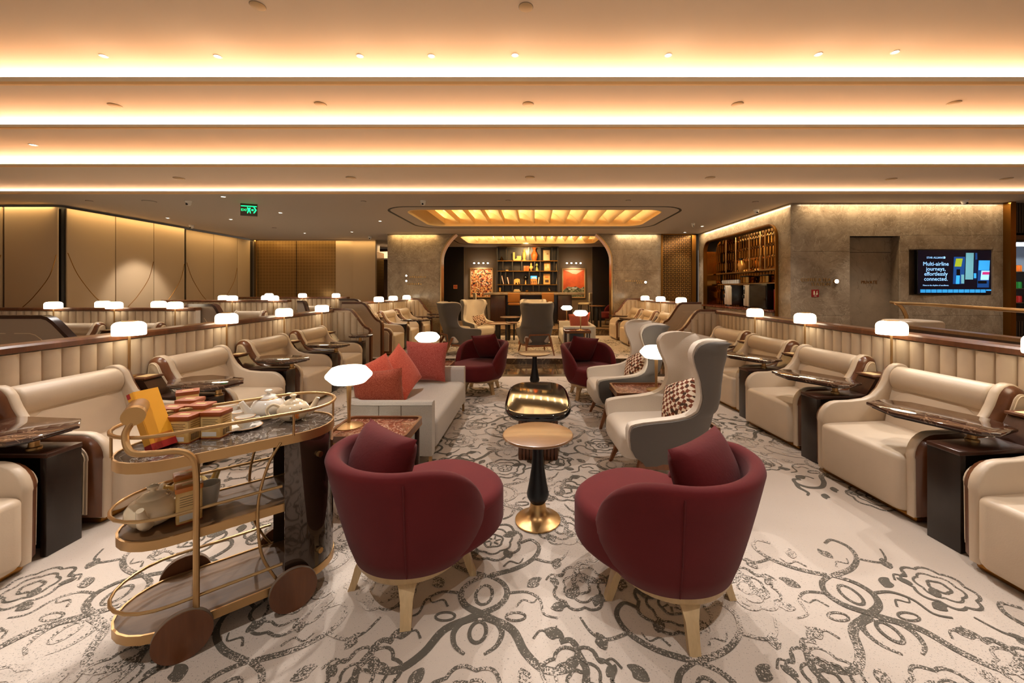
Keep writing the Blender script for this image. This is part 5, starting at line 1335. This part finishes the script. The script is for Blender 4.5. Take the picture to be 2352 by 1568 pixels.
for k in range(3): orn('book', 1188, 3, bx(-.13 + .01 * k, .13 - .02 * k, -.09, .09, .03 * k, .03 * k + .028, .003), ('bone', 'frame_gold', 'bone')[k], 'flat book in the small pile on the lowest shelf, %s' % ('bottom', 'middle', 'top')[k], 'book')
orn('bowl', 1210.5, 3, lathe(nb(), [(.03, 0), (.05, .02), (.055, .05), (.045, .05), (.03, .015)], 20), 'tan_leather', 'little brown bowl on the lowest library shelf', 'bowl')
gs = []
for k in range(9): gs.append(Vector((rng.uniform(-.08, .08), rng.uniform(-.05, .05), .02 + rng.uniform(0, .13))))
bm = nb()
for k in range(9):
    a, b = gs[k], gs[(k * 4 + 1) % 9]; tube(bm, [a, (a + b) / 2 + Vector((0, 0, .02)), b], .012, 6)
orn('wire_sculpture', 1263, 3, bm, 'brass', 'tangled wire sculpture at the right of the lowest shelf')
tag(obj('dark_tray', bx(-.13, .13, -.1, .1, 0, .02, .006), 'black_gloss', None, (LX(1167), YO, SHZ[3])), 'flat black tray on the lowest library shelf', 'tray')
spot_light('shelf_light', (-.3, YF - 1.0, ZCL - .06), (-.3, YB, 2.4), 160, (1, .66, .3), 85, .6, .1)

def art(px0, px1, py0, py1, label):
    t = thing('framed_artwork', label, 'picture', ((LX(px0) + LX(px1)) / 2, YB + .0, LZ(py1))); w_ = LX(px1) - LX(px0); h_ = LZ(py0) - LZ(py1)
    o = [(-w_ / 2, 0), (w_ / 2, 0), (w_ / 2, h_), (-w_ / 2, h_)]; i = [(-w_ / 2 + .04, .04), (w_ / 2 - .04, .04), (w_ / 2 - .04, h_ - .04), (-w_ / 2 + .04, h_ - .04)]
    obj('frame', plate(nb(), o, [i], -.005, .06, VERT), 'frame_gold', t); return t, w_, h_
t, w_, h_ = art(1080, 1132.5, 615, 683, 'framed mosaic-like abstract in orange and black, left of the shelves')
obj('canvas', bx(-w_ / 2 + .03, w_ / 2 - .03, -.03, -.02, .03, h_ - .03), 'mosaic_art', t)
t, w_, h_ = art(1291, 1344, 616, 684, 'framed orange hill landscape, right of the shelves')
obj('canvas', bx(-w_ / 2 + .03, w_ / 2 - .03, -.03, -.02, .03, h_ - .03), 'art_orange', t)
obj('painted_hill', plate(nb(), [(-.44, .04), (.44, .04), (.44, .44), (.36, .42), (.25, .36), (.1, .44), (-.1, .42), (-.22, .44), (-.34, .34), (-.44, .28)], [], .03, .033, VERT), 'art_green', t)
obj('painted_sky', plate(nb(), [(-.44, h_ - .04), (-.3, h_ - .10), (-.2, h_ - .13), (-.05, h_ - .21), (.1, h_ - .23), (.25, h_ - .14), (.44, h_ - .04)], [], .03, .032, VERT), 'art_peach', t)
for k, (a, b, z) in enumerate(((-.06, .12, .38), (-.2, -.11, .34))): obj('painted_house', bx(a, b, -.036, -.033, z - .015, z + .015), 'label_white', t)
for px, nm in ((1106, 'left'), (1317, 'right')):
    t = thing('picture_light', 'bright four-lamp picture light above the %s framed artwork' % nm, 'lamp', (LX(px), YB + .02, LZ(604.5)))
    obj('bar', tube(nb(), [(-.37, -.16, 0), (.37, -.16, 0)], .012, 8), 'chrome', t)
    for x in (-.26, -.09, .09, .26): obj('bulb', lathe(nb(), [(.004, -.03), (.03, -.02), (.034, 0), (.02, .02)], 14, (x, -.17, 0)), 'downlight_on', t)
    for x in (-.2, .2): obj('bracket', tube(nb(), [(x, 0, 0), (x, -.16, 0)], .008, 6), 'chrome', t)
    spot_light('picture_glow', (LX(px), YB - .42, LZ(600)), (LX(px), YB, LZ(660)), 38, NEUT, 95, .7, .05)

# ---- high counter and stools
YC = 13.9
bc = thing('bar_counter', 'long high counter with pale stone top beyond the arch', 'counter', (0, YC, ZB))
cx0, cx1 = PX(1113, YC), PX(1340, YC); zc = PZ(671.5, YC) - ZB
bm = nb(); rounded_slab(bm, rrect(cx0, cx1, -.35, .35, .03, 3), zc - .085, zc, .012, 2); obj('worktop', bm, 'marble_wall', bc)
for a, b in ((1128, 1162), (1280, 1312)): obj('pedestal', bx(PX(a, YC), PX(b, YC), -.28, .28, 0, zc - .085, .02), 'walnut_dark', bc)
obj('apron', bx(PX(1162, YC), PX(1280, YC), .1, .16, 0, zc - .085), 'espresso', bc)
def stool(x, y, rz, label, mat, tall=True):
    t = thing('bar_stool', label, 'stool', (x, y, ZB), rz, 'bar stools'); h = .74
    bm = nb(); rounded_slab(bm, rrect(-.2, .2, -.2, .2, .06, 4), h - .07, h, .025, 3); obj('seat', bm, mat, t)
    bm = nb(); rounded_slab(bm, rrect(-.2, .2, -.23, -.18, .02, 3), h + .03, h + .34, .02, 3)
    obj('backrest', bm, mat, t)
    for a in (-1, 1):
        for b in (-1, 1): obj('leg', tube(nb(), [(a * .16, b * .16, h - .06), (a * .2, b * .2, 0)], .016, 8), 'black_metal', t)
    obj('footrest', tube(nb(), [(-.18, .185, .25), (.18, .185, .25)], .01, 8), 'brass', t); return t
for px, nm in ((1181, 'left of centre'), (1258, 'right of centre')): stool(PX(px, 13.3), 13.3, R(0), 'tan leather bar stool at the high counter, %s' % nm, 'tan_leather')
stool(PX(1104, 13.7), 13.7, R(-70), 'pale bar stool at the left end of the high counter', 'cream_boucle'); stool(PX(1343, 13.7), 13.7, R(70), 'pale bar stool at the right end of the high counter', 'cream_boucle')
stool(PX(1022, 13.0), 13.0, R(-100), 'tan bar stool just inside the left edge of the arch', 'tan_leather')
dup(tub0, (PX(1408, 13.6), 13.6, ZB), R(110), 'wine red tub chair half hidden behind the right arch pillar', 'wine red tub chairs')
low_table(PX(1372, 12.7), 12.7, ZB, .26, .68, 'dark round table beside the red chair inside the arch')

# ================================================================= COFFEE NICHE
cn = thing('coffee_counter', 'dark red marble coffee counter inside the niche', 'counter', (0, 0, 0))
obj('worktop', bx(XN - .16, XNB - .03, NY0 + .04, NY1 - .15, .985, 1.03, .008), 'marble_counter', cn)
obj('cabinet', bx(XN - .08, XNB - .03, NY0 + .06, NY1 - .2, ZP, .985), 'marble_wall', cn)
for k in range(3): obj('drawer', bx(XN - .10, XN - .08, 8.2 + k * .95, 9.05 + k * .95, .72, .92), 'walnut_dark', cn)
def machine(px0, px1, py, label):
    x = XN + .20; y = F * x / ((px0 + px1) / 2 + 8 - CX)
    t = thing('coffee_machine', label, 'coffee machine', (x, y, 1.03), R(-20), 'coffee machines'); t.scale = (1, 1, .86)
    obj('body', bx(-.05, .26, -.26, .26, .04, .60, .012), 'machine_black', t); obj('front_left', bx(-.17, -.05, -.05, .26, .04, .60, .01), 'machine_white', t)
    obj('side_tank', bx(-.15, -.05, -.26, -.06, .04, .56, .01), 'machine_white', t)
    obj('display', bx(-.176, -.17, .02, .2, .36, .58), 'machine_black', t); obj('touch_screen', bx(-.179, -.176, .07, .15, .48, .56), 'machine_screen', t)
    for k in range(6): obj('button', bx(-.179, -.176, .06 + .05 * (k % 2), .08 + .05 * (k % 2), .38 + .03 * (k // 2), .395 + .03 * (k // 2)), 'grey_cap', t)
    obj('spout', bx(-.21, -.17, .08, .12, .24, .34, .006), 'machine_black', t)
    for a in (-.2, .2): 
        for b in (-.12, .2): obj('foot', bx(b - .02, b + .02, a - .02, a + .02, 0, .04), 'machine_black', t)
machine(1662, 1688, 700, 'white-fronted coffee machine in the niche, farther one'); machine(1708, 1737, 703, 'white-fronted coffee machine in the niche, nearer one')
bxm = thing('grinder_cabinet', 'large black appliance on the coffee counter', 'appliance', (5.08, 8.58, 1.03)); obj('body', bx(-.28, .28, -.34, .34, .0, .54, .015), 'machine_black', bxm); obj('door_edge', bx(-.29, -.28, -.32, .32, .05, .50), 'black_gloss', bxm)
rb = thing('red_display_box', 'red box with gold emblem at the near end of the coffee counter', 'box', (4.98, 8.04, 1.03)); obj('case', bx(-.12, .12, -.06, .06, 0, .42, .006), 'sign_red', rb)
obj('gold_emblem', bx(-.05, .02, -.062, -.06, .20, .31), 'gold_trim', rb); obj('gold_line', bx(-.08, .06, -.062, -.06, .12, .135), 'gold_trim', rb)
def hang_shelf(y0, y1, z, label, rods):
    t = thing('hanging_shelf', label, 'shelf', (5.22, (y0 + y1) / 2, z)); hl = (y1 - y0) / 2
    obj('board', bx(-.16, .16, -hl, hl, -.03, 0, .004), 'walnut_dark', t); obj('brass_edge', bx(-.164, -.16, -hl, hl, -.03, 0), 'brass', t)
    for y in rods: 
        for x in (-.13, .13): obj('rod', tube(nb(), [(x, y - (y0 + y1) / 2, 0), (x, y - (y0 + y1) / 2, NZ1 + .2 - z)], .013, 8), 'brass', t)
    return t
hang_shelf(9.15, 11.1, PZ(622, 9.9) - .02, 'upper long hanging shelf on brass rods in the coffee niche', (9.45, 10.6))
hang_shelf(7.95, 9.0, PZ(617, 8.6), 'upper short hanging shelf at the near side of the niche', (8.35, 8.8))
hang_shelf(8.0, 11.0, PZ(650, 9.4), 'lower hanging shelf with cups in the coffee niche', ())
zsh = PZ(650, 9.4)
for k in range(9): 
    c = thing('stacked_mug', 'white mug on the lower niche shelf, %s from the far end' % (ORD + ['seventh', 'eighth', 'ninth'])[k], 'mug', (5.20, 10.95 - k * .10, zsh), 0, 'mugs on the niche shelf'); obj('body', lathe(nb(), [(.03, 0), (.04, .005), (.042, .10), (.038, .10), (.03, .01)], 16), 'glaze_white', c); obj('handle', tube(nb(), [(-.04, 0, .08), (-.06, 0, .06), (-.04, 0, .03)], .005, 6), 'glaze_white', c)
for k, y in enumerate((9.75, 8.9)):
    b = thing('storage_drum', 'round glass storage jar with dark lid on the lower niche shelf, %s' % ('farther', 'nearer')[k], 'jar', (5.21, y, zsh), 0, 'storage jars'); obj('body', lathe(nb(), [(.15, 0), (.16, .01), (.16, .15), (.15, .16)], 28), 'bronze_mirror', b); obj('lid', lathe(nb(), [(.165, .16), (.165, .18), (.05, .19)], 28), 'black', b)
vz = PZ(622, 9.9) - .02
v = thing('vase', 'black and gold vase on the upper niche shelf', 'vase', (5.21, 10.05, vz)); obj('body', lathe(nb(), [(.05, 0), (.055, .02), (.09, .12), (.085, .2), (.05, .26), (.04, .29)], 24), 'gold_trim', v, smooth=60); obj('neck', lathe(nb(), [(.04, .285), (.04, .32), (.06, .345), (.05, .345), (.03, .31)], 24), 'black_gloss', v)
v = thing('urn', 'big black urn on the near upper niche shelf', 'vase', (5.21, 8.16, PZ(617, 8.6))); obj('body', lathe(nb(), [(.10, 0), (.12, .02), (.17, .2), (.18, .38), (.13, .48)], 24), 'black_gloss', v, smooth=60); obj('rim', lathe(nb(), [(.12, .47), (.15, .52), (.12, .53), (.10, .48)], 24), 'black', v)

# ================================================================= SIGNS AND CEILING FITTINGS
es = thing('exit_sign', 'green glowing exit sign hanging from the low ceiling', 'sign', (PX(572, 7.55), 7.55, PZ(496, 7.55)), R(22))
es.location.y = 7.55; ew, eh = .27, .235
obj('body', bx(-ew / 2, ew / 2, -.012, .012, 0, eh, .004), 'exit_body', es)
for x in (-.09, .09): obj('hanger', tube(nb(), [(x, 0, eh), (x, 0, eh + .07)], .006, 8), 'grey_cap', es)
obj('ceiling_plate', bx(-.12, .12, -.02, .02, eh + .07, eh + .085), 'grey_cap', es)
text('sign_text', 'EXIT', .062, 'exit_green', (-.125, -.0135, .09), (R(90), 0, 0), es, 'LEFT', .0008)
obj('light_strip', bx(-.125, .125, -.0145, -.012, .175, .192), 'exit_green', es)
obj('arrow', plate(nb(), [(.04, .10), (.075, .10), (.075, .13), (.04, .13)], [], .0125, .0140, VERT), 'exit_green', es)
obj('arrow', plate(nb(), [(.07, .055), (.09, .055), (.125, .115), (.09, .175), (.07, .175), (.10, .115)], [], .0125, .0140, VERT), 'exit_green', es)
obj('running_figure', plate(nb(), [(-.03, .05), (-.015, .05), (.005, .10), (.02, .05), (.033, .05), (.02, .12), (.03, .15), (.018, .16), (.0, .145), (-.02, .165), (-.03, .155), (-.012, .12)], [], .0125, .0140, VERT), 'exit_green', es)
def fire_sign(x, y, z, sz, label, bg, fg, txt):
    t = thing('fire_sign', label, 'sign', (x, y, z)); obj('plate', bx(-sz / 2, sz / 2, -.006, 0, 0, sz, .001, 1), bg, t); d = -.0075
    obj('extinguisher_mark', plate(nb(), [(-.25 * sz, .30 * sz), (-.05 * sz, .30 * sz), (-.05 * sz, .70 * sz), (-.12 * sz, .85 * sz), (-.18 * sz, .85 * sz), (-.25 * sz, .70 * sz)], [], .006, .0075, VERT), fg, t)
    obj('flame_mark', plate(nb(), [(.10 * sz, .3 * sz), (.30 * sz, .3 * sz), (.34 * sz, .5 * sz), (.26 * sz, .6 * sz), (.30 * sz, .85 * sz), (.14 * sz, .7 * sz), (.2 * sz, .55 * sz), (.06 * sz, .45 * sz)], [], .006, .0075, VERT), fg, t)
    if txt: text('sign_text', txt, sz * .20, fg, (0, -.008, .08 * sz), (R(90), 0, 0), t, 'CENTER', .0005)
fire_sign(PX(1872, YT), YT, PZ(682, YT), .14, 'red fire extinguisher sign on the marble television wall', 'sign_red', 'sign_pale', 'FIRE')
fire_sign(PX(1046, YB - .1), YB - .1, PZ(663, YB - .1), .15, 'small orange fire equipment sign on the dark library wall', 'sign_orange', 'sign_red', None)
def puck(px, py, y, label, r=.05):
    t = thing('wall_puck_light', label, 'lamp', (PX(px, y), y, PZ(py, y)), 0, 'small wall lights'); obj('ring', tube(nb(), [(0, 0, 0), (0, -.03, 0)], r, 18), 'brass', t); obj('lens', tube(nb(), [(0, -.028, 0), (0, -.034, 0)], r * .8, 18), 'downlight_on', t)
puck(1919, 646, YT, 'tiny glowing round light right of the brass letters', .045); puck(1482, 648, YA, 'tiny glowing light on the marble right of the arch', .04); puck(934, 633, YA, 'tiny glowing light on the left marble pillar, upper', .03); puck(934, 645, YA, 'tiny glowing light on the left marble pillar, lower', .03)
def letters(px, py, n, y, label, hgt=.055):      # raised brass lettering too small to read in the photograph
    t = thing('wall_lettering', label, 'lettering', (PX(px, y), y, PZ(py, y)))
    for k in range(n): obj('letter', bx(k * .062, k * .062 + .04, -.012, 0, 0, hgt * (.75 + .25 * ((k * 7) % 3) / 2), .002, 1), 'brass', t)
letters(941, 638, 8, YA, 'upper line of small brass letters on the left marble pillar'); letters(936, 654, 7, YA, 'lower line of small brass letters on the left marble pillar'); letters(1436, 647, 10, YA, 'line of small brass letters on the marble right of the arch', .05); letters(1462, 651, 4, YA, 'short second line of brass letters right of the arch', .045)

def fitting(x, y, z, r, on, label, tilt=0.):
    t = thing('downlight' if on else 'ceiling_disc', label, 'downlight' if on else 'ceiling disc', (x, y, z), 0, 'ceiling downlights' if on else 'flush ceiling discs')
    if on:
        obj('trim_ring', lathe(nb(), [(r * .7, .004), (r, .002), (r, -.006), (r * .85, -.010), (r * .72, -.004)], 24, ring=True), 'glaze_white', t); obj('lens', lathe(nb(), [(0, .0), (r * .68, -.001), (r * .6, -.004), (0, -.006)], 20), 'downlight_on', t)
    else:
        obj('cover', lathe(nb(), [(0, .002), (r, .002), (r, -.007), (r * .94, -.010), (0, -.010)], 28), 'disc_cover', t); obj('shadow_ring', lathe(nb(), [(r, .001), (r * 1.06, .001), (r * 1.06, -.002), (r, -.003)], 28, ring=True), 'grey_cap', t)
    return t
def at_ceiling(px, py, k):
    rel = ZC[k] - H; Y = F * rel / (CY - py); return (px - CX) * Y / F, Y
WHERE = ['far left', 'second from the left', 'third from the left', 'fourth from the left', 'right of centre', 'third from the right', 'second from the right', 'far right']
for i, (px, py) in enumerate(((238, 128), (500, 129), (827, 128), (991, 128), (1183, 126), (1535, 126), (1880, 124), (2056, 119))):
    x, y = at_ceiling(px, py, 0); f = fitting(x, y, ZC[0], .05, True, 'bright downlight in the highest ceiling bay, %s' % WHERE[i])
    spot_light('downlight_or_fill', (x, y, ZC[0] - .03), (x * .75, 2.6 + .25 * (i % 2), 0), 270, NEUT, 62, .75, .035)
x, y = at_ceiling(76, 332, 2); fitting(x, y, ZC[2], .05, True, 'bright downlight in the third ceiling bay at far left')
P5 = ['at far left', 'left of centre', 'at centre', 'right of centre', 'at far right', 'at the extreme right']
for k, row in ((0, ((592, 13), (1208, 16))), (1, ((264, 242), (736, 239), (1213, 239), (1694, 239), (2191, 236))), (3, ((411, 409), (806, 408), (1217, 407), (1631, 408), (2047, 411), (2312, 410)))):
    for i, (px, py) in enumerate(row):
        x, y = at_ceiling(px, py, k); fitting(x, y, ZC[k], .075, False, 'flush round ceiling disc in the %s bay, %s' % (('highest', 'second', 'third', 'lowest')[k], P5[i + (1 if k == 0 else 0)]))
LOWD = [(513, 451, 'left, near the step edge'), (644, 488, 'right of the exit sign'), (530, 503, 'below the exit sign'), (700, 535, 'before the gold screen'), (808, 532, 'left of the marble pillar'), (873, 507, 'left of the coffer'), (1613, 519, 'right of the coffer'), (645, 487.5, None), (1573, 533, 'before the bronze screen'), (385, 500, 'beside the leather wall')]
for px, py, lab in LOWD:
    if not lab: continue
    x, y = at_ceiling(px, py, 4); fitting(x, y, ZCL, .045, True, 'small bright downlight in the low ceiling, %s' % lab)
    spot_light('downlight_or_fill', (x, y, ZCL - .03), (x, y, 0), 90, NEUT, 80, .7, .035)
def dome(px, py, label, r=.06, dark=True):
    x, y = at_ceiling(px, py, 4); t = thing('ceiling_camera', label, 'security camera', (x, y, ZCL), 0, 'ceiling cameras'); obj('mount', lathe(nb(), [(r, 0), (r, -.02), (r * .8, -.03)], 20), 'glaze_white', t); obj('ball', lathe(nb(), [(r * .75, -.025), (r * .72, -.06), (r * .4, -.085), (0, -.09)], 20), 'label_white', t, smooth=60); obj('lens', tube(nb(), [(0, -r * .3, -.06), (0, -r * .75, -.068)], r * .3, 12), 'black', t)
dome(433, 461, 'white dome camera on the low ceiling at left'); dome(972, 461, 'white dome camera left of the large coffer'); dome(2216, 459, 'white dome camera above the television'); dome(1737, 481, 'white dome camera above the coffee niche'); dome(440, 517, 'white dome camera at the corner of the leather wall'); dome(850, 543, 'dark-lensed camera left of the marble pillar'); dome(1592, 513, 'small white camera right of the coffer', .045)
for px, py, lab, r in ((343, 462, 'round ceiling speaker at left', .10), (205, 461, 'flat ceiling sprinkler cover at far left', .05), (835, 462, 'flat ceiling cover above the exit area', .045), (1167, 460, 'flat ceiling cover before the coffer, left', .045), (1443, 460, 'flat ceiling cover before the coffer, right', .045), (1735, 463, 'flat ceiling cover above the right wall', .05), (630, 523, 'small ceiling cover in the left lounge', .05)):
    x, y = at_ceiling(px, py, 4); t = thing('ceiling_cover', lab, 'ceiling disc', (x, y, ZCL), 0, 'ceiling covers'); obj('plate', lathe(nb(), [(0, .001), (r, .001), (r * .9, -.012), (0, -.014)], 24), 'plaster_low', t); obj('rim', lathe(nb(), [(r, .001), (r * 1.08, .001), (r * 1.05, -.006), (r, -.006)], 24, ring=True), 'grey_cap', t)
# fill spots added out of view, over and behind the camera, without fittings
for x in (-4.2, -1.6, 1.4, 4.2):
    for y in (.2, 3.2):
        spot_light('downlight_or_fill', (x, y, ZC[0] - .03), (x, y + .15, 0), 250, NEUT, 70, .8, .04)
for (x, y) in ((-7.2, 6.2), (-4.6, 6.2), (4.4, 6.2), (-.9, 7.2), (1.2, 7.2), (6.2, 6.2), (8.0, 6.2)):  # more added fill, just inside the low ceiling edge, no fixtures there
    spot_light('downlight_or_fill', (x, 6.95, ZCL - .03), (x, 6.5, 0), 110, NEUT, 85, .7, .035)

# ================================================================= CARPET MOTIFS (printed yarn ornament lying in the pile)
cm = nb()
def ribbon(pts, w0, w1=None):
    w1 = w0 if w1 is None else w1; z = rng.uniform(.0012, .0032); w0 *= 1.15; w1 *= 1.15; P = [Vector((p[0], p[1])) for p in pts]; n = len(P)
    if n < 2: return
    L = []; Rr = []
    for i in range(n):
        d = (P[min(i + 1, n - 1)] - P[max(i - 1, 0)])
        if d.length < 1e-7: d = Vector((1, 0))
        d.normalize(); s = Vector((-d.y, d.x)); t = i / (n - 1); w_ = (w0 + (w1 - w0) * t) / 2
        L.append(cm.verts.new((P[i].x + s.x * w_, P[i].y + s.y * w_, z))); Rr.append(cm.verts.new((P[i].x - s.x * w_, P[i].y - s.y * w_, z)))
    for i in range(n - 1): cm.faces.new((Rr[i], Rr[i + 1], L[i + 1], L[i]))
def sm(pts, n=5): return [(p.x, p.y) for p in cat([(a, b, 0) for a, b in pts], n)]
def motif(T):
    """ogee trellis unit with scrolls, rings, leaves and a layered blossom; T maps unit to floor"""
    A = lambda pts: [T(*p) for p in pts]
    def st(pts, w0, w1=None, n=5): ribbon(A(sm(pts, n)), w0, w1)
    def fill(pts):
        z = rng.uniform(.0012, .0032); vs = [cm.verts.new((*T(*p), z)) for p in sm(pts + [pts[0]], 3)[:-1]]
        try: cm.faces.new(vs)
        except ValueError: pass
    def ring(cx, cy, rx, ry, w_): st([(cx + rx * math.cos(a), cy + ry * math.sin(a)) for a in [2 * PI * k / 14 for k in range(15)]], w_, None, 2)
    def blossom(cx, cy, r, n, w_, ph=0):
        st([(cx + r * (1 + .16 * abs(math.sin(n * a / 2 + ph)) - .08) * math.cos(a), cy + r * (1 + .16 * abs(math.sin(n * a / 2 + ph)) - .08) * math.sin(a)) for a in [2 * PI * k / (n * 6) for k in range(n * 6 + 1)]], w_, None, 1)
    for s in (-1, 1):
        st([(0, 0), (.10 * s, .06), (.14 * s, .15), (.10 * s, .24), (0, .30)], .030, .018); st([(0, 0), (.09 * s, -.05), (.13 * s, -.12), (.11 * s, -.20), (.05 * s, -.25)], .032, .010)
        st([(.02 * s, -.02), (.18 * s, -.10), (.26 * s, -.24), (.36 * s, -.33), (.48 * s, -.32), (.53 * s, -.24), (.50 * s, -.17), (.44 * s, -.18)], .034, .020)
        st([(.53 * s, -.25), (.56 * s, -.33), (.54 * s, -.42), (.58 * s, -.47)], .03, .012)
        st([(.02 * s, .30), (.18 * s, .36), (.30 * s, .46), (.34 * s, .58), (.28 * s, .66), (.20 * s, .62)], .026, .014)
        st([(.14 * s, .15), (.26 * s, .16), (.34 * s, .10), (.36 * s, .0), (.44 * s, -.03)], .014, .008)
        st([(.30 * s, .46), (.42 * s, .42), (.50 * s, .46), (.55 * s, .56)], .016, .008)
        for lx, ly, a, l in ((.26, .20, 40, .09), (.40, .04, 10, .08), (.36, -.10, -30, .09), (.24, -.32, -70, .08), (.44, .36, 70, .08), (.14, .46, 110, .08), (.18, -.42, 200, .09), (.40, -.44, -60, .08), (.50, .12, 50, .07), (.46, .22, 130, .06)):
            ca, sa = math.cos(R(a)), math.sin(R(a)); pr = [(0, 0), (.35, .30), (.75, .26), (1, 0), (.72, -.12), (.55, -.30), (.2, -.22)]
            l *= 1.35; fill([(s * (lx + l * (u_ * ca - v_ * sa)), ly + l * (u_ * sa + v_ * ca)) for u_, v_ in pr][:: s])
        for px_, py_ in ((.20, .05), (.30, -.16), (.10, .38), (.38, .26)): st([(px_ * s, py_), ((px_ + .04) * s, py_ + .05), ((px_ + .10) * s, py_ + .03), ((px_ + .13) * s, py_ + .08)], .009, .005)
        ring(.20 * s, -.02, .055, .028, .010)
    ring(0, .14, .05, .075, .014); ring(0, -.12, .045, .065, .014)
    for r_, n_, w_ in ((.20, 8, .013), (.135, 7, .010), (.07, 5, .010)): blossom(0, -.62 + .10, r_, n_, w_, .4)
    for k in range(6): a = 2 * PI * k / 6; st([(0 + .02 * math.cos(a), -.52 + .02 * math.sin(a)), (.06 * math.cos(a + .3), -.52 + .06 * math.sin(a + .3))], .012, .006)
    for s in (-1, 1):
        for r_, n_, w_ in ((.17, 8, .012), (.11, 6, .010), (.05, 5, .012)): blossom(.60 * s, .22 - .02, r_, n_, w_)
MS = .75
TX, TY, X0, Y0 = 1.16 * MS, 1.24 * MS, -.24, 1.78
for i in range(-6, 7):
    for j in range(-2, 6):
        ox, oy = X0 + i * TX, Y0 + j * TY + (TY / 2 if i % 2 else 0)
        if oy > 6.2 or oy < .1: continue
        if i >= 2 and (i + j) % 3 == 0: continue
        if i <= -3 and (i + j) % 3 == 0: continue
        if abs(ox) > 5.2: continue
        motif(lambda a, b, ox=ox, oy=oy: (ox + a * 1.04 * MS, min(6.6, oy + b * 1.06 * MS)))
o = obj('floral_motif', cm, 'carpet_motif', fl, smooth=0); o['kind'] = 'stuff'
cm = nb()
for i in range(-5, 6):
    for j in range(4):
        ox, oy = X0 + i * TX, 8.45 + j * TY + (TY / 2 if i % 2 else 0)
        if oy > 10.9: continue
        motif(lambda a, b, ox=ox, oy=oy: (ox + a * 1.04 * MS, max(YP + .04, min(YA - .06, oy + b * 1.06 * MS))))
for v_ in cm.verts: v_.co.z += ZP
o = obj('floral_motif', cm, 'carpet_motif', fp, smooth=0); o['kind'] = 'stuff'
